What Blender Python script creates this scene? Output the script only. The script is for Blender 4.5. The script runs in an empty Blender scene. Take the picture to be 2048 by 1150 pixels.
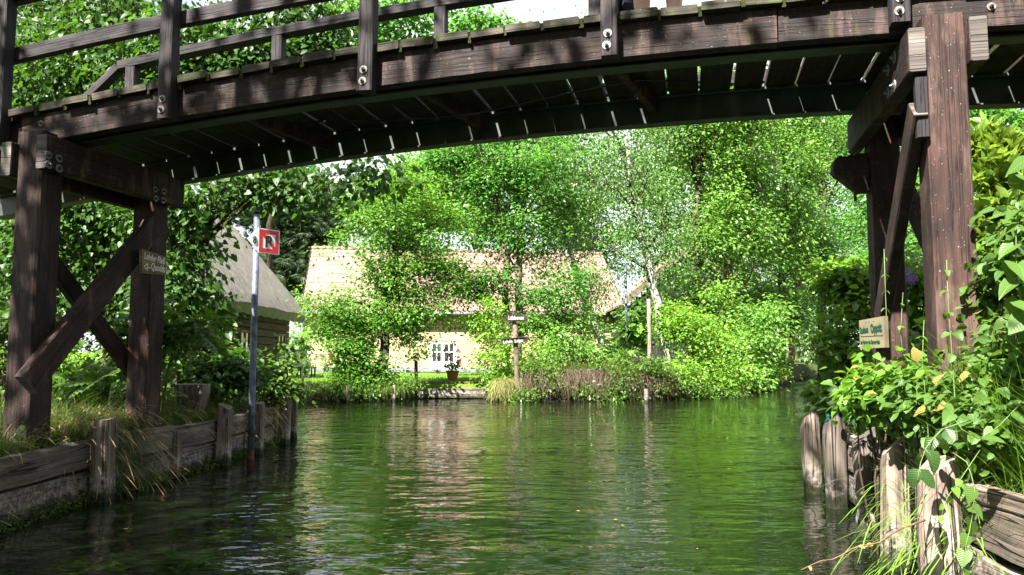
import bpy, bmesh, math, random
import numpy as np
from mathutils import Vector, Matrix

SC = bpy.context.scene
COL = SC.collection
R = math.radians
rng = np.random.default_rng(7)
random.seed(7)

# ------------------------------------------------------------------ camera
FPX, HY, CAMZ = 1550.0, 712.0, 1.2
PITCH = math.atan((HY - 575.0) / FPX)
cam_d = bpy.data.cameras.new('camera')
cam = bpy.data.objects.new('camera', cam_d)
COL.objects.link(cam)
cam.location = (0, 0, CAMZ)
cam.rotation_euler = (math.pi / 2 + PITCH, 0, 0)
cam_d.sensor_width = 36.0
cam_d.lens = 36.0 * FPX / 2048.0
cam_d.clip_start = 0.05
cam_d.clip_end = 2000
SC.camera = cam

def ray(px, py):
    u, v = (px - 1024.0) / FPX, (575.0 - py) / FPX
    return np.array([u, math.cos(PITCH) - v * math.sin(PITCH), math.sin(PITCH) + v * math.cos(PITCH)])

def at(px, py, Y):
    """measured point of the place: seen at a photo pixel, Y metres ahead"""
    r = ray(px, py)
    return np.array([0, 0, CAMZ]) + r * (Y / r[1])

def onz(px, py, z):
    r = ray(px, py)
    return np.array([0, 0, CAMZ]) + r * ((z - CAMZ) / r[2])

def onplane(px, py, q, n):
    r = ray(px, py); o = np.array([0, 0, CAMZ])
    return o + r * (np.dot(np.array(q) - o, n) / np.dot(r, n))

# ------------------------------------------------------------------ objects
def tag(o, label=None, cat=None, group=None, kind=None):
    if label: o['label'] = label
    if cat: o['category'] = cat
    if group: o['group'] = group
    if kind: o['kind'] = kind
    return o

def empty(name, loc=(0, 0, 0), label=None, cat=None, group=None):
    o = bpy.data.objects.new(name, None)
    COL.objects.link(o)
    o.location = Vector(loc)
    o.empty_display_size = 0.1
    return tag(o, label, cat, group)

def link(name, me, mat=None, parent=None, loc=None):
    o = bpy.data.objects.new(name, me)
    COL.objects.link(o)
    if mat is not None:
        for m in (mat if isinstance(mat, (list, tuple)) else [mat]):
            me.materials.append(m)
    if loc is not None: o.location = Vector(loc)
    if parent is not None:
        o.parent = parent
        w = Vector((0, 0, 0)); p = parent
        while p is not None:
            w += Vector(p.location); p = p.parent
        o.location = Vector(o.location) - w      # parents carry no rotation in this file
    return o

class MB:
    """collects swept beams, boxes and tubes; build() links them as one mesh"""
    def __init__(s):
        s.v, s.f, s.uv, s.mi, s.sm = [], [], [], [], []
    def add(s, vs, fs, uvs=None, mi=0, smooth=False):
        b = len(s.v)
        s.v += [tuple(map(float, x)) for x in vs]
        for k, f in enumerate(fs):
            s.f.append(tuple(b + i for i in f))
            s.uv.append(uvs[k] if uvs else [(0, 0)] * len(f))
            s.mi.append(mi); s.sm.append(smooth)
        return s
    def sweep(s, pts, sections, up=(0, 0, 1), mi=0, smooth=False, v0=None, caps=True):
        """sections: one (n,2) outline or one per point, coordinates (side, up)"""
        pts = [np.array(p, float) for p in pts]
        n = len(pts)
        if not isinstance(sections, list): sections = [np.array(sections, float)] * n
        k = len(sections[0])
        up = np.array(up, float)
        vs, L = [], [0.0]
        for i in range(1, n): L.append(L[-1] + np.linalg.norm(pts[i] - pts[i - 1]))
        for i in range(n):
            t = pts[min(i + 1, n - 1)] - pts[max(i - 1, 0)]
            t /= np.linalg.norm(t) + 1e-9
            u0 = up if abs(np.dot(up, t)) < 0.97 else np.array([1.0, 0.13, 0])
            sd = np.cross(t, u0); sd /= np.linalg.norm(sd)
            uu = np.cross(sd, t)
            for a, b in sections[i]: vs.append(pts[i] + sd * a + uu * b)
        per = [0.0]
        S = sections[0]
        for j in range(k): per.append(per[-1] + float(np.linalg.norm(S[(j + 1) % k] - S[j])))
        o = random.uniform(0, 50) if v0 is None else v0
        fs, uvs = [], []
        for i in range(n - 1):
            for j in range(k):
                j2 = (j + 1) % k
                fs.append((i * k + j, i * k + j2, (i + 1) * k + j2, (i + 1) * k + j))
                uvs.append([(L[i] + o, per[j] + o), (L[i] + o, per[j + 1] + o), (L[i + 1] + o, per[j + 1] + o), (L[i + 1] + o, per[j] + o)])
        if caps:
            fs.append(tuple(range(k))[::-1]); uvs.append([(o + S[j][0] * .3, o + S[j][1]) for j in range(k)][::-1])
            fs.append(tuple((n - 1) * k + j for j in range(k))); uvs.append([(o + S[j][0] * .3, o + S[j][1]) for j in range(k)])
        return s.add(vs, fs, uvs, mi, smooth)
    def beam(s, p0, p1, w, h, up=(0, 0, 1), c=0.008, nseg=1, wob=0.0, mi=0):
        p0, p1 = np.array(p0, float), np.array(p1, float)
        pts = [p0 + (p1 - p0) * i / nseg for i in range(nseg + 1)]
        secs = []
        for i in range(nseg + 1):
            q = rect(w, h, c)
            if wob: q = q + rng.normal(0, wob, q.shape)
            secs.append(q)
        return s.sweep(pts, secs, up, mi)
    def tube(s, pts, radii, k=6, mi=0, smooth=True, caps=True, jit=0.0):
        secs = []
        for r in radii:
            a = np.linspace(0, 2 * math.pi, k, endpoint=False)
            rr = r * (1 + (rng.normal(0, jit, k) if jit else 0))
            secs.append(np.stack([np.cos(a) * rr, np.sin(a) * rr], 1))
        return s.sweep(pts, secs, (0.03, 0.02, 1), mi, smooth, caps=caps)
    def box(s, lo, hi, mi=0):
        lo, hi = np.array(lo, float), np.array(hi, float)
        c = (lo + hi) / 2; d = hi - lo
        return s.beam((c[0], lo[1], c[2]), (c[0], hi[1], c[2]), d[0], d[2], c=min(0.006, d.min() * .2), mi=mi)
    def build(s, name, mat, parent=None, origin=None):
        me = bpy.data.meshes.new(name)
        v = np.array(s.v)
        if origin is None: origin = (0, 0, 0) if parent is None else None
        off = np.zeros(3) if origin is None else np.array(origin, float)
        me.from_pydata((v - off).tolist(), [], s.f)
        ul = me.uv_layers.new(name='UVMap')
        ul.data.foreach_set('uv', np.array([c for f in s.uv for c in f], dtype=np.float32).ravel())
        me.polygons.foreach_set('material_index', s.mi)
        me.polygons.foreach_set('use_smooth', s.sm)
        me.update()
        return link(name, me, mat, parent, loc=off)

def rect(w, h, c=0.008):
    a, b = w / 2, h / 2
    return np.array([(-a + c, -b), (a - c, -b), (a, -b + c), (a, b - c), (a - c, b), (-a + c, b), (-a, b - c), (-a, -b + c)])

def raw_mesh(name, V, faces_per, nloops_per, mat_idx=None):
    pass

def fast_mesh(name, V, loops, sizes, smooth=False):
    me = bpy.data.meshes.new(name)
    me.vertices.add(len(V)); me.vertices.foreach_set('co', np.asarray(V, np.float32).ravel())
    me.loops.add(len(loops)); me.loops.foreach_set('vertex_index', np.asarray(loops, np.int32))
    me.polygons.add(len(sizes))
    st = np.concatenate([[0], np.cumsum(sizes)[:-1]])
    me.polygons.foreach_set('loop_start', st.astype(np.int32))
    me.polygons.foreach_set('loop_total', np.asarray(sizes, np.int32))
    if smooth: me.polygons.foreach_set('use_smooth', np.ones(len(sizes), bool))
    me.update(calc_edges=True)
    return me

# ------------------------------------------------------------------ materials
def newmat(name):
    m = bpy.data.materials.new(name); m.use_nodes = True
    nt = m.node_tree; nt.nodes.clear()
    return m, nt
def nd(nt, t, **kw):
    n = nt.nodes.new(t)
    for k, v in kw.items():
        if k.startswith('_'): setattr(n, k[1:], v)
    for k, v in kw.items():
        if not k.startswith('_'):
            key = int(k[1:]) if k[0] == 'i' and k[1:].isdigit() else k.replace('__', ' ')
            if hasattr(v, 'is_output'): nt.links.new(v, n.inputs[key])
            else: n.inputs[key].default_value = v
    return n
def rgb(c): return (c[0], c[1], c[2], 1)
def mixc(nt, fac, a, b, mode='MIX'):
    n = nt.nodes.new('ShaderNodeMix'); n.data_type = 'RGBA'; n.blend_type = mode
    for k, v in ((0, fac), (6, a), (7, b)):
        if hasattr(v, 'is_output'): nt.links.new(v, n.inputs[k])
        else: n.inputs[k].default_value = v if k == 0 else rgb(v)
    return n.outputs[2]
def ramp(nt, fac, a, b, smooth=True):
    n = nd(nt, 'ShaderNodeMapRange', Value=fac)
    n.inputs['From Min'].default_value = a; n.inputs['From Max'].default_value = b
    n.interpolation_type = 'SMOOTHSTEP' if smooth else 'LINEAR'
    return n.outputs[0]
def mth(nt, op, a, b=0.5):
    n = nt.nodes.new('ShaderNodeMath'); n.operation = op
    for k, v in ((0, a), (1, b)):
        if hasattr(v, 'is_output'): nt.links.new(v, n.inputs[k])
        else: n.inputs[k].default_value = v
    return n.outputs[0]
def noise(nt, vec, scale, detail=3, rough=.55, sc=None):
    if sc is not None:
        vec = nd(nt, 'ShaderNodeMapping', Vector=vec, Scale=sc).outputs[0]
    return nd(nt, 'ShaderNodeTexNoise', Vector=vec, Scale=scale, Detail=detail, Roughness=rough).outputs[0]
def finish(nt, bsdf):
    nt.links.new(bsdf, nd(nt, 'ShaderNodeOutputMaterial').inputs[0])
def bump(nt, h, strength, dist):
    return nd(nt, 'ShaderNodeBump', Height=h, Strength=strength, Distance=dist).outputs[0]

def mat_wood(name, dark, mid, light, grain=1.0, speck=0.0, moss=0.0, waterline=False, rough=.75, crack=.5, stain=None):
    m, nt = newmat(name)
    uv = nd(nt, 'ShaderNodeUVMap', _uv_map='UVMap').outputs[0]
    geo = nd(nt, 'ShaderNodeNewGeometry')
    pos = geo.outputs['Position']
    g1 = noise(nt, uv, 1.0, 5, .65, (1.6 * grain, 34 * grain, 1))
    g2 = noise(nt, uv, 1.0, 3, .6, (5 * grain, 130 * grain, 1))
    blot = noise(nt, uv, 1.0, 4, .6, (2.2, 5.0, 1))
    c = mixc(nt, ramp(nt, g1, .3, .72), dark, mid)
    c = mixc(nt, ramp(nt, blot, .48, .72), c, light)
    c = mixc(nt, ramp(nt, g2, .58, .7), c, tuple(x * .45 for x in dark))
    ck = noise(nt, uv, 1.0, 2, .5, (.55 * grain, 22 * grain, 1))
    ckm = mth(nt, 'SUBTRACT', 1.0, ramp(nt, mth(nt, 'ABSOLUTE', mth(nt, 'SUBTRACT', ck, .5)), .004, .02))
    ckm = mth(nt, 'MULTIPLY', ckm, crack)
    c = mixc(nt, ckm, c, tuple(x * .2 for x in dark))
    if stain is not None:                       # pale water-runs and chalky specks of old paint
        rs = noise(nt, pos, 1.0, 4, .65, (7, 7, 1.6))
        c = mixc(nt, mth(nt, 'MULTIPLY', ramp(nt, rs, .5, .64), .7), c, stain)
        dk = noise(nt, pos, 1.0, 3, .6, (4.5, 4.5, 2.2))
        c = mixc(nt, mth(nt, 'MULTIPLY', ramp(nt, dk, .52, .66), .7), c, tuple(x * .6 for x in dark))
        yg = noise(nt, pos, 1.0, 3, .6, (11, 11, 3))
        c = mixc(nt, mth(nt, 'MULTIPLY', ramp(nt, yg, .6, .7), .5), c, (.05, .045, .012))
    if speck:
        sp = noise(nt, pos, 75, 2, .5)
        c = mixc(nt, mth(nt, 'MULTIPLY', ramp(nt, sp, .70, .735), speck), c, (.42, .4, .38))
    if moss:
        mo = noise(nt, pos, 7, 4, .65)
        c = mixc(nt, mth(nt, 'MULTIPLY', ramp(nt, mo, .5, .66), moss), c, (.055, .075, .016))
    r = rough
    orn = nd(nt, 'ShaderNodeObjectInfo').outputs['Random']
    c = mixc(nt, 1.0, c, nd(nt, 'ShaderNodeCombineColor', Red=mth(nt, 'ADD', .72, mth(nt, 'MULTIPLY', orn, .62)), Green=mth(nt, 'ADD', .74, mth(nt, 'MULTIPLY', orn, .56)), Blue=mth(nt, 'ADD', .76, mth(nt, 'MULTIPLY', orn, .5))).outputs[0], 'MULTIPLY')
    if waterline:
        z = nd(nt, 'ShaderNodeSeparateXYZ', Vector=pos).outputs[2]
        zn = mth(nt, 'ADD', z, mth(nt, 'MULTIPLY', mth(nt, 'SUBTRACT', noise(nt, pos, 9, 4, .7), .5), .22))
        pale = mth(nt, 'MULTIPLY', ramp(nt, zn, .3, .15), ramp(nt, noise(nt, pos, 24, 3, .6), .42, .62))
        c = mixc(nt, mth(nt, 'MULTIPLY', pale, .4), c, (.46, .43, .42))
        wet = ramp(nt, zn, .13, .06)
        c = mixc(nt, wet, c, mixc(nt, ramp(nt, noise(nt, pos, 16, 3), .45, .62), (.016, .013, .008), (.03, .042, .008)))
    b = nd(nt, 'ShaderNodeBsdfPrincipled', Base__Color=c, Roughness=r)
    b.inputs['Specular IOR Level'].default_value = .3
    hh = mth(nt, 'SUBTRACT', mth(nt, 'ADD', g1, mth(nt, 'MULTIPLY', g2, .6)), mth(nt, 'MULTIPLY', ckm, 1.6))
    nt.links.new(bump(nt, hh, .8, .006), b.inputs['Normal'])
    finish(nt, b.outputs[0])
    return m

def mat_leaf(name, c1, c2, tr=None, gloss=.42, tfac=.42, back=None, spot=None, veins=False):
    m, nt = newmat(name)
    geo = nd(nt, 'ShaderNodeNewGeometry')
    rnd = geo.outputs['Random Per Island']
    pos = geo.outputs['Position']
    big = noise(nt, pos, .9, 2)
    f = mth(nt, 'ADD', mth(nt, 'MULTIPLY', rnd, .7), mth(nt, 'MULTIPLY', big, .5))
    c = mixc(nt, ramp(nt, f, .1, 1.0, False), c1, c2)
    if spot is not None:
        c = mixc(nt, mth(nt, 'GREATER_THAN', rnd, .965), c, spot)
    if tr is None: tr = tuple(min(1, 1.6 * a + .02) if i < 2 else a * .6 for i, a in enumerate(c2))
    d = nd(nt, 'ShaderNodeBsdfPrincipled', Base__Color=c, Roughness=gloss)
    d.inputs['Specular IOR Level'].default_value = .3
    if veins:
        uv = nd(nt, 'ShaderNodeSeparateXYZ', Vector=nd(nt, 'ShaderNodeUVMap', _uv_map='UVMap').outputs[0])
        ax = mth(nt, 'ABSOLUTE', uv.outputs[0])
        lat = mth(nt, 'SINE', mth(nt, 'MULTIPLY', mth(nt, 'SUBTRACT', uv.outputs[1], mth(nt, 'MULTIPLY', ax, .75)), 48.0))
        rib = ramp(nt, ax, .03, .008)
        vein = mth(nt, 'MAXIMUM', rib, mth(nt, 'MULTIPLY', ramp(nt, lat, .8, 1.0), .5))
        wear = noise(nt, pos, 55, 3, .6)
        c = mixc(nt, mth(nt, 'MULTIPLY', vein, .22), c, tuple(min(.5, x * 2.2) for x in c2))
        c = mixc(nt, mth(nt, 'MULTIPLY', ramp(nt, wear, .66, .72), .6), c, (.12, .085, .03))
        nt.links.new(c, d.inputs['Base Color'])
        nt.links.new(bump(nt, mth(nt, 'ADD', mth(nt, 'MULTIPLY', lat, .4), mth(nt, 'MULTIPLY', rib, -1.5)), .5, .0022), d.inputs['Normal'])
    t = nd(nt, 'ShaderNodeBsdfTranslucent', Color=mixc(nt, ramp(nt, rnd, 0, 1, False), tr, tuple(x * .6 for x in tr)))
    mx = nd(nt, 'ShaderNodeMixShader', i0=tfac, i1=d.outputs[0], i2=t.outputs[0])
    finish(nt, mx.outputs[0])
    return m

def mat_plain(name, col, rough=.5, metal=0.0, var=.15, scale=12, spec=.4, bmp=0.0, col2=None):
    m, nt = newmat(name)
    pos = nd(nt, 'ShaderNodeTexCoord').outputs['Object']
    n = noise(nt, pos, scale, 4, .6)
    c2 = col2 if col2 else tuple(x * (1 - var * 2.2) for x in col)
    c = mixc(nt, ramp(nt, n, .35, .7), col, c2)
    b = nd(nt, 'ShaderNodeBsdfPrincipled', Base__Color=c, Roughness=rough, Metallic=metal)
    b.inputs['Specular IOR Level'].default_value = spec
    if bmp: nt.links.new(bump(nt, noise(nt, pos, scale * 4, 4, .65), .6, bmp), b.inputs['Normal'])
    finish(nt, b.outputs[0])
    return m

M = {}
M['bridge'] = mat_wood('dark_stained_timber', (.0065, .003, .003), (.022, .0095, .008), (.036, .018, .015), 1.0, speck=.45, moss=.0, stain=(.085, .052, .044), crack=.6)
M['deck'] = mat_wood('mossy_deck_timber', (0.0204, 0.0153, 0.009176), (0.051, 0.0408, 0.0255), (0.08672, 0.0714, 0.051), 1.0, speck=.5, moss=.8)
M['litter'] = mat_plain('moss_litter', (.04, .042, .014), .95, 0, .3, 60, .1)
M['post'] = mat_wood('blue_black_timber', (.008, .006, .0075), (.021, .0165, .0195), (.038, .03, .034), 1.2, speck=.08, crack=.9)
M['pillar'] = mat_wood('red_brown_timber', (.010, .0042, .0034), (.032, .0135, .011), (.05, .024, .019), 1.0, speck=.35, stain=(.075, .045, .037), crack=.7)
M['cleat'] = mat_wood('grey_end_grain', (0.045, 0.0375, 0.03375), (0.105, 0.09, 0.0825), (0.18, 0.1613, 0.15), .8, speck=.2, crack=.7)
M['bank_wood'] = mat_wood('weathered_bank_timber', (.055, .042, .034), (.17, .135, .11), (.3, .25, .215), .7, moss=.15, waterline=True, crack=1.0)
M['old_wood'] = mat_wood('old_grey_timber', (.07, .055, .045), (.17, .14, .115), (.28, .24, .2), 1.0, crack=.8)
M['brown_board'] = mat_wood('brown_board', (.1, .045, .02), (.2, .1, .05), (.27, .15, .08), 1.0, crack=.4)
M['sign_wood'] = mat_wood('olive_sign_board', (.1, .07, .03), (.2, .145, .07), (.27, .2, .11), 1.0, moss=.25, crack=.4)
M['steel_beam'] = mat_plain('painted_girder', (.05, .058, .052), .5, 0, .3, 5, .4, .001, (.022, .025, .021))
M['zinc'] = mat_plain('galvanised_pole', (.13, .15, .2), .55, .4, .3, 9, .4)
M['washer'] = mat_plain('zinc_washer', (.2, .2, .2), .55, .4, .3, 40, .5, 0, (.12, .075, .05))
M['nut'] = mat_plain('dark_nut', (.08, .11, .1), .4, .8, .2, 40, .5)
M['rust'] = mat_plain('rusty_pole_foot', (.16, .06, .03), .8, .1, .3, 30, .3)
M['white_paint'] = mat_plain('white_paint', (.78, .78, .77), .45, 0, .05, 6)
M['red_paint'] = mat_plain('red_sign_paint', (.55, .02, .025), .45, 0, .06, 6)
M['faded_white'] = mat_plain('faded_white_letters', (.42, .4, .36), .6, 0, .2, 30)
M['black_paint'] = mat_plain('black_paint', (.012, .012, .012), .5, 0, .1, 6)
M['green_black'] = mat_plain('dark_green_letters', (.008, .035, .02), .5, 0, .1, 6)
M['cream_board'] = mat_plain('cream_sign_board', (.125, .11, .065), .6, 0, .1, 9, .3, 0, (.09, .08, .05))
M['bark_dark'] = mat_plain('dark_bark', (.055, .042, .03), .9, 0, .3, 9, .2, .02, (.02, .016, .012))
M['bark_grey'] = mat_plain('grey_brown_bark', (.13, .1, .075), .9, 0, .3, 9, .2, .02, (.045, .035, .026))
M['bark_red'] = mat_plain('pine_bark', (.2, .105, .06), .9, 0, .3, 7, .2, .03, (.07, .04, .03))
M['twig'] = mat_plain('thin_twig', (.07, .05, .03), .85, 0, .3, 20, .2)
M['green_stem'] = mat_plain('green_stem', (.1, .16, .04), .6, 0, .2, 20, .3)
M['red_stem'] = mat_plain('reddish_bramble_stem', (.12, .065, .045), .6, 0, .2, 20, .3)

def mat_birch():
    m, nt = newmat('birch_bark')
    pos = nd(nt, 'ShaderNodeTexCoord').outputs['Object']
    n1 = noise(nt, pos, 1.0, 4, .65, (3.2, 3.2, 9))
    n2 = noise(nt, pos, 1.0, 2, .5, (2, 2, 30))
    c = mixc(nt, ramp(nt, n1, .5, .6), (.28, .27, .25), (.03, .027, .024))
    c = mixc(nt, ramp(nt, n2, .6, .66), c, (.12, .1, .09))
    finish(nt, nd(nt, 'ShaderNodeBsdfPrincipled', Base__Color=c, Roughness=.75).outputs[0])
    return m
M['birch'] = mat_birch()

# leaves, one kind each
M['leaf_linden'] = mat_leaf('linden_leaf', (.014, .042, .007), (.032, .08, .011), (.1, .24, .014), .4, .32, veins=True)
M['leaf_alder'] = mat_leaf('alder_leaf', (.022, .085, .012), (.105, .215, .034), (.22, .48, .035), .36, .36)
M['leaf_ash'] = mat_leaf('ash_leaf', (.018, .08, .014), (.085, .205, .038), (.18, .46, .045), .36, .36)
M['leaf_birch'] = mat_leaf('birch_leaf', (.04, .095, .026), (.11, .19, .055), (.22, .4, .06), .38, .36)
M['leaf_far'] = mat_leaf('far_leaf', (.025, .095, .022), (.10, .22, .052), (.2, .48, .06), .38, .36)
M['leaf_far_yellow'] = mat_leaf('far_yellow_leaf', (.04, .12, .02), (.14, .255, .05), (.27, .54, .06), .38, .36)
M['leaf_needle'] = mat_leaf('needle_green', (.022, .045, .02), (.04, .07, .03), (.06, .1, .02), .5, .2)
M['leaf_shrub'] = mat_leaf('shrub_leaf', (.03, .1, .01), (.11, .22, .024), (.26, .5, .03), .4, .4, spot=(.28, .2, .04), veins=True)
M['leaf_rhodo'] = mat_leaf('rhododendron_leaf', (.05, .11, .014), (.13, .19, .03), (.3, .45, .035), .3, .36)
M['leaf_bind'] = mat_leaf('bindweed_leaf', (.026, .07, .013), (.075, .14, .026), (.18, .36, .03), .42, .36, veins=True, spot=(.22, .17, .05))
M['leaf_dark'] = mat_leaf('dark_leaf', (.018, .042, .012), (.035, .075, .018), (.1, .2, .015), .34, .34, veins=True)
M['leaf_under'] = mat_leaf('undergrowth_leaf', (.03, .065, .012), (.06, .12, .02), (.15, .28, .02), .4, .4, veins=True)
M['leaf_water'] = mat_leaf('fallen_leaf', (.22, .2, .05), (.3, .22, .05), (.2, .2, .02), .5, .1)
M['grass_green'] = mat_leaf('grass_blade', (.05, .095, .016), (.11, .16, .035), (.2, .33, .035), .5, .35)
M['grass_dry'] = mat_leaf('dry_grass', (.16, .115, .05), (.3, .21, .12), (.26, .18, .09), .6, .25)
M['grass_lawn'] = mat_leaf('lawn_blade', (.08, .17, .018), (.13, .24, .03), (.22, .45, .03), .5, .4)
M['grass_pale'] = mat_leaf('pale_sedge', (.24, .25, .08), (.36, .33, .14), (.3, .35, .08), .5, .3)
M['root_dry'] = mat_leaf('dry_root', (.045, .03, .02), (.13, .092, .062), (.09, .065, .045), .8, .1)
M['moss'] = mat_leaf('wet_moss', (.03, .045, .008), (.09, .12, .018), (.08, .14, .01), .6, .2)
M['petal'] = mat_leaf('pink_petal', (.6, .05, .22), (.75, .1, .36), (.8, .1, .35), .6, .4)
M['petal_lilac'] = mat_leaf('lilac_petal', (.3, .15, .5), (.42, .25, .62), (.4, .2, .5), .5, .3)
M['leaf_yellow'] = mat_leaf('yellowing_leaf', (.3, .24, .04), (.4, .28, .09), (.45, .35, .05), .5, .35)
# ------------------------------------------------------------------ terrain
WATER = np.array([(-3.70, -60), (-3.64, 4.0), (-3.57, 6.46), (-3.45, 7.5), (-3.34, 8.5), (-3.30, 9.6), (-3.26, 10.6), (-3.4, 11.6),
                  (-4.3, 13.5), (-5.7, 16.5), (-7.2, 19.2), (-6.0, 20.6), (-3.2, 20.9), (-2.75, 21.0), (-2.75, 22.0), (-.75, 22.2), (-.55, 20.9),
                  (1.5, 20.8), (4.0, 21.3), (6.0, 23.2), (7.9, 25.6), (10.5, 30.5), (14.0, 38), (20, 50), (30, 66),
                  (34, 64), (24, 47), (18.2, 38), (13.2, 28), (9.6, 20), (7.0, 14.2), (4.9, 9.8), (3.3, 7.3), (2.85, 6.9),
                  (2.74, 6.14), (2.58, 5.2), (2.38, 4.45), (2.26, 3.7), (2.22, 2.0), (2.26, -60)])

def poly_dist(P):
    """signed distance to the water's edge: positive on land"""
    A = WATER; B = np.roll(WATER, -1, 0)
    d2 = np.full(len(P), 1e9); ins = np.zeros(len(P), bool)
    for a, b in zip(A, B):
        ab = b - a
        t = np.clip(((P - a) @ ab) / (ab @ ab), 0, 1)
        d2 = np.minimum(d2, ((P - (a + t[:, None] * ab)) ** 2).sum(1))
        cr = ((a[1] > P[:, 1]) != (b[1] > P[:, 1]))
        with np.errstate(divide='ignore', invalid='ignore'):
            xi = (b[0] - a[0]) * (P[:, 1] - a[1]) / (b[1] - a[1]) + a[0]
        ins ^= cr & (P[:, 0] < xi)
    d = np.sqrt(d2)
    return np.where(ins, -d, d)

def height(P):
    P = np.atleast_2d(np.asarray(P, float))
    d = poly_dist(P)
    x, y = P[:, 0], P[:, 1]
    sm = np.clip(d / .16, 0, 1); sm = sm * sm * (3 - 2 * sm)
    top = .47 + .22 * np.clip((d - .2) / 1.6, 0, 1) * (y < 14) * 1.0 + .03 * np.sin(x * 1.7 + y) + .02 * np.sin(y * 2.9 - x * 1.3)
    top = np.where(y > 17, .42 + .03 * np.sin(x * .9 + y * .6) - .05 * np.clip((y - 22) / 16, 0, 1), top)
    top = np.where((y > 17) & (x > 0), top + .38 * np.clip((d - .02) / .35, 0, 1) * np.clip((x - .0) / .6, 0, 1), top)
    hill = np.clip((np.hypot(x, y) - 90) / 200, 0, 1) * 2
    bed = -np.clip(-d * 1.5, 0, .9)
    return np.where(d > 0, sm * (top + hill), bed)

def gz(x, y): return float(height([(x, y)])[0])

def ground_mesh():
    xs = np.concatenate([np.linspace(-800, -60, 14)[:-1], np.linspace(-60, -14, 47)[:-1], np.linspace(-14, -5, 60)[:-1], np.linspace(-5, 5, 170)[:-1], np.linspace(5, 20, 100)[:-1], np.linspace(20, 60, 40)[:-1], np.linspace(60, 800, 14)])
    ys = np.concatenate([np.linspace(-400, -60, 8)[:-1], np.linspace(-60, 2, 40)[:-1], np.linspace(2, 26, 300)[:-1], np.linspace(26, 45, 70)[:-1], np.linspace(45, 75, 40)[:-1], np.linspace(75, 900, 18)])
    X, Y = np.meshgrid(xs, ys)
    P = np.stack([X.ravel(), Y.ravel()], 1)
    Z = height(P)
    V = np.column_stack([P, Z])
    nx, ny = len(xs), len(ys)
    i = (np.arange(ny - 1)[:, None] * nx + np.arange(nx - 1)[None]).ravel()
    L = np.stack([i, i + 1, i + 1 + nx, i + nx], 1)
    return fast_mesh('ground', V, L.ravel(), np.full(len(L), 4), True)

def mat_ground():
    m, nt = newmat('soil_and_turf')
    pos = nd(nt, 'ShaderNodeNewGeometry').outputs['Position']
    n = noise(nt, pos, 1.3, 5, .65); n2 = noise(nt, pos, 28, 4, .7)
    c = mixc(nt, ramp(nt, n, .35, .62), (.055, .04, .024), (.04, .07, .016))
    sx = nd(nt, 'ShaderNodeSeparateXYZ', Vector=pos)
    lawn = mth(nt, 'MULTIPLY', ramp(nt, sx.outputs[1], 20.6, 22), ramp(nt, sx.outputs[0], 2.2, .4))
    c = mixc(nt, lawn, c, mixc(nt, ramp(nt, n2, .3, .7), (.075, .15, .018), (.12, .21, .03)))
    wet = ramp(nt, sx.outputs[2], .2, .04)
    c = mixc(nt, wet, c, (.012, .012, .007))
    c = mixc(nt, mth(nt, 'MULTIPLY', ramp(nt, n2, .45, .7), .5), c, (.025, .02, .012))
    b = nd(nt, 'ShaderNodeBsdfPrincipled', Base__Color=c, Roughness=.95)
    b.inputs['Specular IOR Level'].default_value = .1
    nt.links.new(bump(nt, n2, 1, .03), b.inputs['Normal'])
    finish(nt, b.outputs[0]); return m
tag(link('ground', ground_mesh(), mat_ground()), kind='structure')

# ------------------------------------------------------------------ water: one rippled sheet
def mat_water():
    m, nt = newmat('canal_water')
    pos = nd(nt, 'ShaderNodeNewGeometry').outputs['Position']
    n = noise(nt, pos, .5, 3)
    c = mixc(nt, ramp(nt, n, .3, .7), (.0022, .0045, .0016), (.004, .0075, .0025))
    b = nd(nt, 'ShaderNodeBsdfPrincipled', Base__Color=c, Roughness=.0, IOR=1.6)
    b.inputs['Specular IOR Level'].default_value = .5
    w1 = noise(nt, pos, 1.0, 2, .5, (2.0, 3.2, 1))
    w2 = noise(nt, pos, 1.0, 2, .55, (4.6, 8.2, 1))
    w3 = noise(nt, pos, 1.0, 2, .5, (9, 20, 1))
    h = mth(nt, 'ADD', mth(nt, 'MULTIPLY', w1, .03), mth(nt, 'ADD', mth(nt, 'MULTIPLY', w2, .0105), mth(nt, 'MULTIPLY', w3, .0014)))
    calm = ramp(nt, noise(nt, pos, 1.0, 2, .5, (.22, .4, 1)), .32, .62)
    h = mth(nt, 'MULTIPLY', h, mth(nt, 'ADD', .5, mth(nt, 'MULTIPLY', calm, .75)))
    nt.links.new(bump(nt, h, 1.0, 1.0), b.inputs['Normal'])
    finish(nt, b.outputs[0]); return m
wm = MB()
wm.add([(-45, -60, 0), (45, -60, 0), (45, 75, 0), (-45, 75, 0)], [(0, 1, 2, 3)])
tag(wm.build('water', mat_water()), kind='structure')

# ------------------------------------------------------------------ sky and sun
SUN = Vector((-.34, -.56, .75)).normalized()          # towards the sun: behind the camera, a little left
w = bpy.data.worlds.new('World'); SC.world = w; w.use_nodes = True
nt = w.node_tree; nt.nodes.clear()
sky = nd(nt, 'ShaderNodeTexSky', _sky_type='NISHITA', _sun_disc=False, _sun_elevation=math.asin(SUN.z),
         _sun_rotation=math.atan2(SUN.x, SUN.y), _altitude=50, _air_density=1.0, _dust_density=2.0, _ozone_density=1.0)
gen = nd(nt, 'ShaderNodeTexCoord').outputs['Generated']
cl = noise(nt, gen, 2.2, 6, .6, (1, 1, 2.2))
skyc = mixc(nt, mth(nt, 'MULTIPLY', ramp(nt, cl, .26, .5), .9), sky.outputs[0], (4.6, 4.75, 5.0))
bg = nd(nt, 'ShaderNodeBackground', Color=skyc, Strength=.05)
nt.links.new(bg.outputs[0], nd(nt, 'ShaderNodeOutputWorld').inputs[0])
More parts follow.
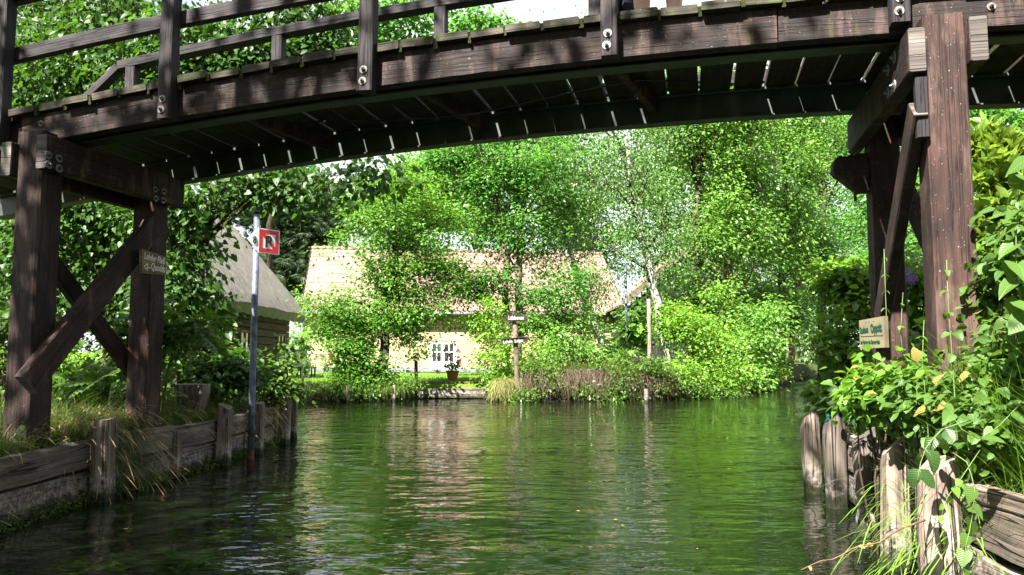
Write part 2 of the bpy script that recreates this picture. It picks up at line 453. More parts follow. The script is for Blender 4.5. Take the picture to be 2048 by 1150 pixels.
sd = bpy.data.lights.new('sun', 'SUN'); sd.energy = 5.0; sd.angle = R(.53); sd.color = (1, .95, .86)
so = bpy.data.objects.new('sun', sd); COL.objects.link(so)
so.rotation_euler = SUN.to_track_quat('Z', 'Y').to_euler(); so.location = (-20, -20, 40)
SC.view_settings.view_transform = 'Standard'; SC.view_settings.look = 'None'
SC.view_settings.exposure = 2.75; SC.view_settings.gamma = 1.0
SC.cycles.max_bounces = 6; SC.cycles.diffuse_bounces = 2; SC.cycles.glossy_bounces = 3
SC.cycles.transmission_bounces = 4; SC.cycles.transparent_max_bounces = 4
SC.cycles.use_denoising = True; SC.cycles.caustics_reflective = False; SC.cycles.caustics_refractive = False
# ------------------------------------------------------------------ footbridge
E3 = np.array([.973, -.2308, 0]); N3 = np.array([.2308, .973, 0])
Q0 = at(330, 237, 6.0)
def W(s, off, z):
    p = Q0 + E3 * s + N3 * off; return np.array([p[0], p[1], z])
def BP(px, py, off=0.0):
    p = onplane(px, py, Q0 + N3 * off, N3)
    return float(np.dot(p - Q0, E3)), float(p[2])
def TP(px, py, s):
    p = onplane(px, py, Q0 + E3 * s, E3)
    return float(np.dot(p - Q0, N3)), float(p[2])
_pts = [BP(*q) for q in ((80, 287), (330, 238), (735, 172), (1225, 120), (1795, 74), (1945, 60), (2048, 42))]
_cf = np.polyfit([a for a, b in _pts], [b for a, b in _pts], 2)
BZ = lambda s: float(np.polyval(_cf, s))
print('bridge', _pts, [round(BZ(a), 3) for a, b in _pts])
FH, TH, WB = .25, .058, 1.80
sL = -3.3; sR = 9.5
bridge = empty('footbridge', W(1.8, .7, 0) * np.array([1, 1, 0]) + np.array([0, 0, 0]), 'dark timber footbridge with plank deck and railings spanning the canal overhead', 'footbridge')

def arc_beam(name, s0, s1, off, zlo, zhi, wd, mat, n=16, c=.007):
    mb = MB()
    ss = np.linspace(s0, s1, n)
    mb.sweep([W(s, off, BZ(s) + (zlo + zhi) / 2) for s in ss], rect(wd, zhi - zlo, c))
    return mb.build(name, mat, bridge)
s_f0 = BP(44, 265)[0]
arc_beam('edge_beam', s_f0, 4.62, .045, 0, FH - .004, .09, M['bridge'])
arc_beam('edge_beam', 4.63, sR, .05, .004, FH - .006, .09, M['bridge'])
arc_beam('edge_beam', sL, s_f0 - .01, .075, .01, FH - .006, .09, M['bridge'])
arc_beam('edge_beam', sL, sR, WB - .04, .03, FH - .004, .08, M['bridge'])
for off in (.21, 1.62):
    mb = MB(); ss = np.linspace(sL, sR, 18)
    for zl, zh, wd in ((-.01, .005, .13), (.006, .219, .012), (.22, .246, .13)):
        mb.sweep([W(s, off, BZ(s) + (zl + zh) / 2) for s in ss], rect(wd, zh - zl, .003))
    mb.build('girder', M['steel_beam'], bridge)
mb = MB(); s = sL
while s < sR:
    wd = .243 + random.uniform(-.012, .008)
    z = BZ(s + wd / 2) + FH + TH / 2 + random.uniform(-.004, .006)
    dz = (BZ(s + wd) - BZ(s)) / wd
    f0 = -.055 + random.uniform(-.02, .02)
    upv = np.array([-E3[0] * dz, -E3[1] * dz, 1.0])
    q = lambda: rect(wd, TH + random.uniform(-.006, .006), .006) + rng.normal(0, .002, (8, 2))
    skew = random.uniform(-.008, .008)
    mb.sweep([W(s + wd / 2, f0, z), W(s + wd / 2 + skew, .5, z), W(s + wd / 2 - skew, WB + .03, z)], [q(), q(), q()], upv)
    gp = random.choice([.018, .024, .03])
    if random.random() < .9:                        # moss and litter packed between the plank ends
        sg = s + wd + gp / 2; lg = random.uniform(.07, .2); dp = random.uniform(0, .03)
        mb.sweep([W(sg, f0 + .012, z - .008 - dp / 2), W(sg, f0 + lg, z - .006)], [rect(gp + .004, TH * .8 + dp, .004), rect(gp + .004, TH * .6, .004)], upv, mi=1)
    s += wd + gp
mb.build('deck', [M['deck'], M['litter']], bridge)
# cross bracing under the deck
for sc_ in (.4, 1.95, 3.5):
    mb = MB(); mb.beam(W(sc_, .28, BZ(sc_) + .13), W(sc_ + .25, 1.54, BZ(sc_) + .13), .07, .12); mb.build('cross_brace', M['bridge'], bridge)

def bolt(parent, p, nrm, r=.031):
    """washer with a hexagonal nut, standing off a face"""
    p = np.array(p, float); nrm = np.array(nrm, float)
    mb = MB()
    mb.tube([p + nrm * .0005, p + nrm * .006], [r, r * .96], 16, smooth=False)
    mb.tube([p + nrm * .0062, p + nrm * .021], [r * .5, r * .47], 6, mi=1, smooth=False)
    mb.tube([p + nrm * .0212, p + nrm * .032], [r * .26, r * .2], 8, mi=1, smooth=False)
    return mb.build('bolt', [M['washer'], M['nut']], parent)

# railing posts on the outer side of the edge beam
PW = .112
pst = []
for px, py in ((-14, 285), (325, 236), (728, 180), (1217, 110), (1803, 43)):
    s, z = BP(px, py, -.112); pst.append((s, z))
pst.append((pst[-1][0] + 1.75, BZ(pst[-1][0] + 1.75) - .02))
for s, z in pst:
    mb = MB()
    zt = BZ(s) + 1.33
    mb.sweep([W(s + random.uniform(-.004, .004), -.058, zz) for zz in np.linspace(z, zt, 5)],
             [rect(PW, PW, .009) + rng.normal(0, .0012, (8, 2)) for _ in range(5)], E3)
    o = mb.build('railing_post', M['post'], bridge)
    bolt(o, W(s - .012, -.1145, z + .068), -N3); bolt(o, W(s - .004, -.1145, z + .152), -N3)
s, z = BP(83, 247, 0); bolt(bridge, W(s, -.001, z), -N3, .025)
s, z = BP(1977, 20, .05); bolt(bridge, W(s, .004, z), -N3, .027)
# near rails, fixed to the inner side of the posts
z_mid = BP(300, 53, .04)[1] - BZ(BP(300, 53, .04)[0])
def rail(s0, s1, off, rel, wd, ht, n=10, name='rail'):
    mb = MB(); ss = np.linspace(s0, s1, n)
    mb.sweep([W(s, off, BZ(s) + rel) for s in ss], rect(wd, ht, .008))
    return mb.build(name, M['post'], bridge)
rail(sL, pst[1][0] + .03, .035, z_mid, .065, .125)
rail(pst[1][0] + .034, sR, .035, z_mid + .0, .065, .125)
rail(sL, sR, -.01, 1.30, .14, .06, name='handrail')
# far railing
sf0, zf0 = BP(243, 118, WB + .06); sf1, zf1 = BP(877, 15, WB + .06)
rel_f = (zf0 - BZ(sf0) + zf1 - BZ(sf1)) / 2
rel_f = max(.8, rel_f)
print('mid rail', z_mid, 'far rail', rel_f, sf0)
rail(sf0, sR, WB + .06, rel_f - .03, .13, .10, 14, 'handrail')
for px in (265, 555, 880, 1190, 1500, 1810):
    s = BP(px, 80, WB + .02)[0]
    mb = MB(); mb.beam(W(s, WB + .05, BZ(s) + .06), W(s, WB + .05, BZ(s) + rel_f - .082), .115, .115, E3); mb.build('railing_post', M['post'], bridge)
a = W(sf0 - .02, WB + .06, BZ(sf0) + rel_f - .04); s2, z2 = BP(178, 182, WB + .06); b_ = W(s2 - .25, WB + .06, z2 - .28)
mb = MB(); mb.beam(a, b_, .11, .09); mb.build('handrail', M['post'], bridge)
rail(sf0 + .1, sR, WB + .0, .42, .06, .12)

# trestles
def trestle(px_front, px_rear, face, fy, ry):
    """front and rear support post, clamping beams, crossed braces"""
    s0 = BP(px_front, fy, 0)[0]
    # rear post where its axis is seen
    p = onplane(px_rear, ry, Q0 + E3 * s0, E3); o1 = float(np.dot(p - Q0, N3))
    return s0, o1
sA, oA = trestle(76, 296, 1, 560, 560)
sB, oB = trestle(1886, 1772, -1, 330, 500)
print('trestle', sA, oA, sB, oB)
oA = min(max(oA, 1.0), 1.6); oB = min(max(oB, 1.0), 1.7)
PS = .235
for s0, o1, fpx in ((sA, oA, 0), (sB, oB, 1)):
    ztop = BZ(s0) - .012
    for off, sz in ((0.0, PS), (o1, PS * .96)):
        x = W(s0, off, 0); g = gz(x[0], x[1]) - .45
        mb = MB()
        zz = np.linspace(g, ztop + (.06 if off == 0 else 0) - (.09 if off else 0), 6)
        mb.sweep([W(s0, off - (.0 if off else .03), q) for q in zz], [rect(sz, sz, .012) + rng.normal(0, .0015, (8, 2)) for _ in zz], E3)
        mb.build('support_post', M['pillar'], bridge)
    for sd in (-1, 1):
        so_ = s0 + sd * (PS / 2 + .052)
        mb = MB()
        jz = (.02 if sd > 0 else -.02)
        zc = BZ(s0) - .165 + jz
        a, b_ = W(so_, -.2, zc), W(so_, o1 + .2, zc)
        mb.beam(a, b_, .098, .28, c=.01)
        o = mb.build('clamp_beam', M['bridge'], bridge)
        me = MB(); me.beam(W(so_, -.206, zc), W(so_, -.201, zc), .092, .272, c=.008); me.build('end_grain', M['cleat'], o)
        if fpx == 0 and sd > 0:
            for px, py in ((97, 310), (118, 317), (97, 329), (118, 337)):
                of, z = TP(px, py, so_ + .05); bolt(o, W(so_ + .0495, of, z), E3, .034)
            for px, py in ((310, 379), (311, 397), (326, 401), (327, 383)):
                of, z = TP(px, py, so_ + .05); bolt(o, W(so_ + .0495, min(of, o1 + .17), z), E3, .03)
        if fpx == 1 and sd < 0:
            for of, z in ((.12, zc + .08), (.3, zc + .06), (.15, zc - .1), (.32, zc - .09)):
                bolt(o, W(so_ - .0495, of, z), -E3, .04)
def brace(s0, sd, f, r, wd=.2):
    so_ = s0 + sd * (PS / 2 + .045)
    mb = MB(); a, b_ = W(so_, f[0], f[1]), W(so_, r[0], r[1])
    mb.beam(a, b_, .08, wd, c=.008, nseg=3, wob=.001)
    o = mb.build('diagonal_brace', M['pillar'], bridge)
    d = (b_ - a) / np.linalg.norm(b_ - a)
    me = MB(); me.beam(a - d * .004, a - d * .0005, .078, wd - .01, c=.006); me.build('end_grain', M['cleat'], o)
# left trestle: near brace climbs from the front foot to the rear head, far one crosses it
so_ = sA + PS / 2 + .085
fb = TP(62, 770, so_); rb = TP(322, 440, so_)
brace(sA, 1, fb, rb, .215)
brace(sA, -1, (-.05, 2.3), (oA + .1, 1.0), .15)
so_ = sB - PS / 2 - .085
fb = TP(1826, 215, so_); rb = TP(1752, 640, so_)
print('braces', TP(62, 770, sA + .2), TP(322, 440, sA + .2), fb, rb)
brace(sB, -1, (-.14, fb[1]), (max(.9, min(rb[0], oB + .1)), rb[1]), .17)
brace(sB, 1, (-.05, 1.15), (oB + .05, 2.6), .17)
# short packing block under the right clamp
mb = MB(); mb.beam(W(sB - PS / 2 - .03, -.155, BZ(sB) - .35), W(sB - PS / 2 - .03, -.155, BZ(sB) - .72), .06, .07, E3); mb.build('packing_block', M['post'], bridge)
# dark rounded corbel at the rear of the right trestle with an iron rod
x0 = W(sB - .12, oB + .02, 0)
c0 = at(1700, 340, x0[1])
mb = MB()
prof = [(-.14, .0), (-.135, .07), (-.09, .11), (-.03, .1), (.0, .12), (.13, .12), (.13, -.19), (.06, -.19), (.0, -.15), (-.08, -.07), (-.125, -.04)]
mb.sweep([c0 - N3 * .06, c0 + N3 * .08], np.array([(a * 1.0, b) for a, b in prof]))
o = mb.build('corbel', M['bridge'], bridge)
mb = MB(); mb.tube([c0 + np.array([.03, 0, -.1]), c0 + np.array([.035, 0, -.26])], [.012, .012], 6); mb.build('iron_rod', M['rust'], o)
# sagging cable under the deck
cp = []
for px, py in ((600, 243), (720, 243), (843, 238), (948, 228), (1052, 205), (1160, 181), (1278, 160), (1400, 165)):
    s, z = BP(px, py, .75); cp.append(W(s, .75, z))
mb = MB(); mb.tube(cp, [.008] * len(cp), 5); mb.build('cable', M['black_paint'], bridge)

# ------------------------------------------------------------------ revetments
def revet(name, label, line, z_rows, piles, mat, inward, back=None):
    """plank wall along a line with driven piles in front; piles: (x, y, ztop, width, lean)"""
    e = empty(name, (line[0][0], line[0][1], 0), label, 'retaining wall')
    line = np.array(line, float)
    seg = np.linalg.norm(np.diff(line, axis=0), axis=1); cum = np.concatenate([[0], np.cumsum(seg)])
    P = lambda t: np.array([np.interp(t, cum, line[:, 0]), np.interp(t, cum, line[:, 1])])
    for r, (z0, z1) in enumerate(z_rows):
        t = 0.0; k = 0
        while t < cum[-1] - .05:
            ln = min(random.uniform(1.0, 2.1) * (1 if k else random.uniform(.4, 1)), cum[-1] - t)
            n = max(3, int(ln / .35)); mb = MB()
            off = random.uniform(-.012, .02); dz = random.uniform(-.012, .008)
            pts = []
            for q in np.linspace(t + .003, t + ln - .003, n):
                p = P(q) + inward * (off + .05 + .006 * math.sin(q * 3 + r)); pts.append((p[0], p[1], (z0 + z1) / 2 + dz + .008 * math.sin(q * 2.1 + r * 2)))
            secs = [rect(.085, (z1 - z0) - .012 + random.uniform(-.008, .004), .012) + rng.normal(0, .003, (8, 2)) for _ in pts]
            mb.sweep(pts, secs); mb.build('plank', mat, e)
            t += ln; k += 1
    for (x, y, zt, wd, lean, sl) in piles:
        mb = MB(); k = 12
        a = np.linspace(0, 2 * math.pi, k, endpoint=False) + random.uniform(0, 1)
        sq = np.maximum(np.abs(np.cos(a)), np.abs(np.sin(a))) ** -.75
        rr = wd / 2 * sq * (1 + rng.normal(0, .04, k))
        S = np.stack([np.cos(a) * rr, np.sin(a) * rr], 1)
        zz = list(np.linspace(-.7, zt - .12, 7)) + [zt - .05, zt]
        vs, fs, uvs = [], [], []
        o = random.uniform(0, 30)
        for i, z in enumerate(zz):
            f = (z + .7) / (zt + .7); sc_ = 1 + .06 * math.sin(z * 7 + x * 9) - .03 * f - (.1 if i == len(zz) - 1 else 0)
            for j in range(k):
                dx, dy = S[j] * sc_
                zj = z + (sl[0] * dx + sl[1] * dy if i >= len(zz) - 2 else 0) + (rng.normal(0, .004) if i == len(zz) - 1 else 0)
                vs.append((x + dx + lean[0] * z, y + dy + lean[1] * z, zj))
        for i in range(len(zz) - 1):
            for j in range(k):
                j2 = (j + 1) % k
                fs.append((i * k + j, i * k + j2, (i + 1) * k + j2, (i + 1) * k + j))
                u0, u1 = zz[i] + o, zz[i + 1] + o; w0, w1 = j * wd / 4 + o, (j + 1) * wd / 4 + o
                uvs.append([(u0, w0), (u0, w1), (u1, w1), (u1, w0)])
        b0 = (len(zz) - 1) * k
        fs.append(tuple(b0 + j for j in range(k))); uvs.append([(o + S[j][0] * .4, o + S[j][1]) for j in range(k)])
        mb.add(vs, fs, uvs); mb.build('pile', mat, e)
    return e
def zat(px, py, Y): return float(at(px, py, Y)[2])
lp = []
for px, pyw, pyt, wpx in ((198, 1002, 838, 36), (338, 955, 868, 30), (443, 930, 812, 27), (512, 908, 806, 22), (566, 888, 795, 20), (583, 876, 792, 15)):
    p = onz(px, pyw, 0); lp.append((p[0] + .02, p[1], zat(px, pyt, p[1]), wpx * p[1] / FPX, (random.uniform(-.02, .02), 0), (random.uniform(-.5, .2), random.uniform(-.4, .3))))
LL = [(-3.62, 2.2), (-3.58, 4.0), (-3.50, 6.46), (-3.38, 7.5), (-3.27, 8.5), (-3.23, 9.6), (-3.2, 10.6)]
lp.insert(0, (-3.53, 4.6, .62, .15, (.01, 0), (-.3, .2)))
revet('timber_revetment', 'low grey plank wall with driven piles holding the grassy bank below the direction board', LL,
      [(-.24, .0), (.012, .262), (.274, .515)], lp, M['bank_wood'], np.array([-1.0, 0]))
rp = []
for px, pyw, pyt, wpx in ((1624, 985, 826, 31), (1672, 1015, 836, 37), (1735, 1070, 872, 44), (1790, 1135, 890, 52)):
    p = onz(px, pyw, 0); rp.append((p[0] + .01, p[1], zat(px, pyt, p[1]), wpx * p[1] / FPX, (random.uniform(-.02, .02), 0), (.85, -.25)))
p = onz(1886, 1230, 0); rp.append((p[0] - .0, p[1], zat(1880, 928, p[1]), .165, (0, 0), (.55, .1)))
RL = [(2.17, 1.6), (2.19, 3.5), (2.30, 4.45), (2.5, 5.2), (2.66, 6.14), (2.78, 6.9), (3.2, 7.3)]
revet('timber_revetment', 'mossy plank wall with tall slant cut piles below the sunlit nettles', RL,
      [(-.24, .02), (.03, .262), (.272, .5), (.508, .60)], rp, M['bank_wood'], np.array([1.0, 0]))

# sawn stump on the left bank
sx_, sy_ = -4.05, 9.3
p = at(384, 790, 8.9); sx_, sy_ = p[0], p[1]
mb = MB(); g = gz(sx_, sy_)
mb.sweep([(sx_, sy_, g - .15), (sx_, sy_, g + .1), (sx_ + .01, sy_, g + .3), (sx_ + .01, sy_, zat(384, 768, sy_))],
         [rect(.2, .22, .03), rect(.23, .24, .03), rect(.3, .27, .02) + rng.normal(0, .006, (8, 2)), rect(.32, .27, .01) + rng.normal(0, .008, (8, 2))], (0, 1, 0))
tag(mb.build('tree_stump', M['old_wood'], origin=(sx_, sy_, g)), 'sawn grey wood stump in the grass beside the no mooring pole', 'stump')
# ------------------------------------------------------------------ boards and lettering
def frame(o, t, n=None, up=(0, 0, 1)):
    """matrix whose X runs along the board, Y up it, Z out of its face"""
    t = Vector(t).normalized(); u = Vector(up)
    nn = t.cross(u).normalized(); u = nn.cross(t).normalized()
    m = Matrix.Identity(4)
    for i in range(3):
        m[i][0], m[i][1], m[i][2], m[i][3] = t[i], u[i], nn[i], o[i]
    return m

def prism(name, pts, z0, z1, fr, mat, parent=None, origin=None):
    mb = MB(); k = len(pts)
    vs = [fr @ Vector((x, y, z0)) for x, y in pts] + [fr @ Vector((x, y, z1)) for x, y in pts]
    fs = [tuple(range(k))[::-1], tuple(range(k, 2 * k))] + [(j, (j + 1) % k, k + (j + 1) % k, k + j) for j in range(k)]
    uvs = []
    o = random.uniform(0, 20)
    for f in fs: uvs.append([(o + pts[i % k][0] + (0 if i < k else .02), o + pts[i % k][1]) for i in f])
    mb.add(vs, fs, uvs)
    return mb.build(name, mat, parent, origin)

def text(name, s, h, fr, x, y, z, mat, parent, xs=1.0, bold=0.0, align='LEFT', shear=0.0, rot=0.0):
    c = bpy.data.curves.new('lettering', 'FONT'); c.body = s; c.size = h; c.extrude = .0012; c.offset = bold; c.shear = shear
    c.align_x = align; c.resolution_u = 3
    o = bpy.data.objects.new('lettering_tmp', c); COL.objects.link(o)
    dg = bpy.context.evaluated_depsgraph_get()
    me = bpy.data.meshes.new_from_object(o.evaluated_get(dg))
    bpy.data.objects.remove(o); bpy.data.curves.remove(c)
    me.transform(fr @ Matrix.Translation((x, y, z)) @ Matrix.Rotation(rot, 4, 'Z') @ Matrix.Diagonal((xs, 1, 1, 1)))
    me.materials.clear()
    return link(name, me, mat, parent)

# no-mooring sign on its pole
pb = onz(501, 918, 0); pt = at(514, 428, pb[1] + .05)
e = empty('sign_pole', (pb[0], pb[1], 0), 'grey metal pole in the water with a red bordered no mooring sign and white arrow', 'sign pole')
dirp = (pt - pb) / np.linalg.norm(pt - pb)
mb = MB(); mb.tube([pb - dirp * .8, pb + dirp * .1], [.0395, .0395], 14, caps=False); mb.build('pole_foot', M['rust'], e)
mb = MB(); mb.tube([pb + dirp * (.1 + i * .55) for i in range(4)] + [pt], [.0385] * 5, 16); mb.build('pole', M['zinc'], e)
mb = MB(); mb.tube([pt, pt + dirp * .035, pt + dirp * .045], [.042, .042, .03], 16); mb.build('pole_cap', M['black_paint'], e)
th = R(52)
T = np.array([math.cos(th), math.sin(th), 0])
pc = at(511, 481, pb[1] + .05)
nrm = np.array([math.sin(th), -math.cos(th), 0])
fr = frame(pc + nrm * .052 - T * .0, T)
SS = .30
sq = lambda a, b0=0, b1=None: [(b0 + a, -SS / 2 + a), (b0 + SS - a, -SS / 2 + a), (b0 + SS - a, SS / 2 - a), (b0 + a, SS / 2 - a)]
prism('sign_panel', sq(0), 0, .004, fr, M['white_paint'], e)
bd = .062
o = [(.012, -SS / 2 + .012), (SS - .012, -SS / 2 + .012), (SS - .012, SS / 2 - .012), (.012, SS / 2 - .012)]
i_ = [(bd, -SS / 2 + bd), (SS - bd, -SS / 2 + bd), (SS - bd, SS / 2 - bd), (bd, SS / 2 - bd)]
mb = MB()
for j in range(4):
    j2 = (j + 1) % 4
    q = [o[j], o[j2], i_[j2], i_[j]]
    mb.add([fr @ Vector((x, y, .0052)) for x, y in q], [(0, 1, 2, 3)])
mb.add([fr @ Vector((x, y, .0056)) for x, y in [(bd, SS / 2 - bd - .03), (bd, SS / 2 - bd), (bd + .03, SS / 2 - bd), (SS - bd, -SS / 2 + bd + .03), (SS - bd, -SS / 2 + bd), (SS - bd - .03, -SS / 2 + bd)]], [(5, 4, 3, 2, 1, 0)])
mb.build('red_border', M['red_paint'], e)
text('letter', 'P', .2, fr, bd + .03, -.073, .0075, M['black_paint'], e, .95, .006)
prism('arrow_panel', [(-.002, -SS / 2 + .005), (-.002, SS / 2 - .005), (-.15, .0)][::-1], -.0005, .0035, fr, M['white_paint'], e)
text('numeral', '8', .12, fr, -.075, -.042, .0062, M['black_paint'], e, .9, .001)
for dz in (-.09, .09):
    mb = MB(); c0 = pc + np.array([0, 0, dz]); mb.tube([c0 - dirp * .012, c0 + dirp * .012], [.0425, .0425], 14); mb.build('clamp_band', M['zinc'], e)

# direction board on the left trestle
s0 = sA + PS / 2 + .06
def onT(px, py): return onplane(px, py, Q0 + E3 * (s0 + .1), E3)
c = [onT(284, 546), onT(333, 550), onT(333, 514), onT(284, 497)]
fr = frame(c[0], N3)
inv = fr.inverted()
p2 = [tuple((inv @ Vector(q))[:2]) for q in c]
e = empty('direction_board', c[0], 'small olive wooden board lettered Lehder Fließ and Quodda on the left bridge support', 'direction sign')
prism('board', p2, -.03, 0, fr, M['sign_wood'], e)
Lw = p2[1][0]; hl = p2[3][1]; hr = p2[2][1] - p2[1][1]
rt = math.atan2(p2[2][1] - p2[3][1], Lw) * .75
text('lettering', 'Lehder Fließ', hl * .40, fr, Lw * .05, hl * .60, .002, M['white_paint'], e, (Lw * .9) / (hl * .4 * 5.25), .0, rot=rt)
text('lettering', 'Quodda', hl * .42, fr, Lw * .34, hl * .20, .002, M['white_paint'], e, (Lw * .6) / (hl * .42 * 3.35), .0, rot=rt * .55)
mb = MB()
for a, b_ in (((.06, .28), (.2, .42)), ((.06, .28), (.2, .14)), ((.2, .42), (.2, .14)), ((.2, .27), (.31, .255))):
    A_ = Vector((a[0] * Lw, a[1] * hl, .003)); B_ = Vector((b_[0] * Lw, b_[1] * hl, .003))
    mb.beam(fr @ A_, fr @ B_, .007, .002, tuple(fr.to_3x3() @ Vector((0, 0, 1))), c=.0004)
mb.build('arrow', M['white_paint'], e)

# inn sign on the right bank
c = [at(1720, 698, 4.98), at(1770, 695, 4.80), at(1768, 632, 4.80), at(1718, 641, 4.98)]
t = c[1] - c[0]; t[2] = 0
fr = frame(c[0], t); inv = fr.inverted()
p2 = [tuple((inv @ Vector(q))[:2]) for q in c]
e = empty('inn_sign', c[0], 'cream inn sign with dark green lettering nailed above the right bank foliage', 'inn sign')
prism('board', p2, -.035, 0, fr, M['cream_board'], e)
Lw = p2[1][0]; hl = p2[3][1]
rt = math.atan2(p2[2][1] - p2[3][1], Lw)
text('lettering', 'Gasthaus', hl * .30, fr, Lw * .04, hl * .55, .003, M['green_black'], e, (Lw * .40) / (hl * .3 * 4.25), .002, rot=rt)
text('lettering', 'Oppott', hl * .42, fr, Lw * .49, hl * .56, .003, M['green_black'], e, (Lw * .47) / (hl * .42 * 3.3), .003, rot=rt)
text('lettering', 'Im Herzen des Spreewaldes', hl * .2, fr, Lw * .05, hl * .18, .003, M['green_black'], e, (Lw * .86) / (hl * .2 * 12.6), .0005)
mb = MB(); mb.beam(fr @ Vector((Lw * .05, hl * .43, .001)), fr @ Vector((Lw * .95, hl * .45, .001)), .004, .002, tuple(fr.to_3x3() @ Vector((0, 0, 1))), c=.0003)
mb.build('rule_line', M['green_black'], e)
mb = MB()
for x, y in ((.3, .92), (.42, .94), (.6, .96), (.35, .06), (.57, .06)):
    q = fr @ Vector((x * Lw, y * hl, 0)); nn = fr.to_3x3() @ Vector((0, 0, 1)); mb.tube([q + nn * .0005, q + nn * .003], [.004, .003], 8)
mb.build('nail', M['rust'], e)
q = fr @ Vector((Lw * .6, 0, -.075)); mb = MB(); mb.beam((q.x, q.y, .3), (q.x, q.y, q.z + hl * .95), .07, .07, tuple(t)); mb.build('stake', M['pillar'], e)

# far signpost
sb = at(1035, 776, 20.95); st = at(1028, 632, 20.9)
e = empty('signpost', sb, 'weathered wooden signpost with two name boards on the far bank point', 'signpost')
mb = MB(); mb.tube([sb - np.array([0, 0, .3]), sb, (sb + st) / 2 + np.array([.01, 0, 0]), st], [.085, .08, .07, .06], 9, jit=.06); mb.build('post', M['bark_grey'], e)
for pxa, pxb, ya, yb, hh, s_, arch in ((1006, 1055, 643, 642, .2, 'Lübbenau', .06), (1003, 1056, 689, 684, .13, 'Lehde  Leipe', 0)):
    A_, B_ = at(pxa, ya, 20.78), at(pxb, yb, 20.78)
    fr = frame(A_, B_ - A_, up=(0, 0, 1)); Lw = float(np.linalg.norm(B_ - A_))
    pts = [(0, 0), (Lw, 0), (Lw * 1.0, hh * .45), (Lw * .85, hh * .62 + arch), (Lw * .5, hh * .72 + arch), (Lw * .12, hh * .6 + arch), (0, hh * .5)] if arch else [(0, 0), (Lw, 0), (Lw, hh), (0, hh)]
    o = prism('name_board', pts, -.02, .0, fr, M['bridge'], e)
    text('lettering', s_, .15 if arch else .12, fr, Lw * (.22 if arch else .06), .045 if arch else .022, .003, M['faded_white'], o, 1.0 * (Lw * (.7 if arch else .88)) / ((.15 * 4.3) if arch else (.12 * 6.0)), .0025)
    if not arch:
        mb = MB(); mb.beam(fr @ Vector((-.01, hh + .012, 0)), fr @ Vector((Lw + .02, hh + .012, 0)), .06, .02); mb.build('board_cap', M['black_paint'], o)

# ------------------------------------------------------------------ tiled house
yaw = R(9)
EH = np.array([math.cos(yaw), math.sin(yaw), 0]); NH = np.array([-math.sin(yaw), math.cos(yaw), 0])
H0 = at(613, 745, 40.0); gzh = .36
H0[2] = 0
LH, EZ, RZ, DP = 16.6, 3.85, 7.35, 4.3
def H(a, b, z): p = H0 + EH * a + NH * b; return np.array([p[0], p[1], z])
house = empty('tiled_house', H(LH / 2, 4, gzh), 'long cream house with a faded red tiled roof beyond the lawn', 'house')
M['plaster'] = mat_plain('cream_plaster', (.36, .27, .175), .9, 0, .12, 1.2, .2, .004, (.27, .2, .13))
M['roof_tile'] = mat_plain('faded_roof_tile', (.2, .13, .108), .8, 0, .3, 1.2, .3, 0, (.13, .08, .064))
M['plinth'] = mat_plain('grey_plinth', (.16, .17, .19), .9, 0, .2, 4, .2)
M['glass'] = mat_plain('window_glass', (.03, .04, .045), .06, 0, .1, 2, .6)
M['gutter'] = mat_plain('zinc_gutter', (.22, .24, .26), .4, .7, .1, 4)
def hx(px, py, b=0.0):
    p = onplane(px, py, H0 + NH * b, NH); return float(np.dot(p - H0, EH)), float(p[2])
d0, dz1 = hx(858, 681); d1, _ = hx(914, 681)
w0, wz1 = hx(664, 632); w1, wz0 = hx(702, 661)
dz0 = gzh + .12
mb = MB()
def wallbox(a0, a1, z0, z1, b0=0, b1=.3):
    mb.sweep([H(a0, (b0 + b1) / 2, (z0 + z1) / 2), H(a1, (b0 + b1) / 2, (z0 + z1) / 2)], rect(b1 - b0, z1 - z0, .001))
wallbox(0, w0, 0, EZ); wallbox(w0, w1, 0, wz0); wallbox(w0, w1, wz1, EZ); wallbox(w1, d0, 0, EZ); wallbox(d0, d1, 0, dz0); wallbox(d0, d1, dz1, EZ); wallbox(d1, LH, 0, EZ)
for a in (.15, LH - .15):
    mb.add([H(a - .15, .301, 0), H(a - .15, 8.3, 0), H(a - .15, 8.3, EZ), H(a - .15, DP, RZ - .1), H(a - .15, .301, EZ), H(a + .15, .301, 0), H(a + .15, 8.3, 0), H(a + .15, 8.3, EZ), H(a + .15, DP, RZ - .1), H(a + .15, .301, EZ)],
           [(0, 1, 2, 3, 4), (9, 8, 7, 6, 5), (0, 5, 6, 1), (1, 6, 7, 2), (2, 7, 8, 3), (3, 8, 9, 4), (4, 9, 5, 0)])
mb.sweep([H(.3, 8.45, EZ / 2), H(LH - .3, 8.45, EZ / 2)], rect(.3, EZ, .001))
mb.build('wall', M['plaster'], house)
mb = MB(); mb.sweep([H(.0, -.025, gzh + .05), H(d0 - .05, -.025, gzh + .05)], rect(.04, .36, .004)); mb.sweep([H(d1 + .05, -.025, gzh + .05), H(LH, -.025, gzh + .05)], rect(.04, .36, .004)); mb.build('plinth', M['plinth'], house)
mb = MB(); mb.sweep([H(d0 - 1.2, -.5, gzh + .06), H(d1 + 1.9, -.5, gzh + .06)], rect(.9, .18, .01)); mb.build('door_step', M['plinth'], house)
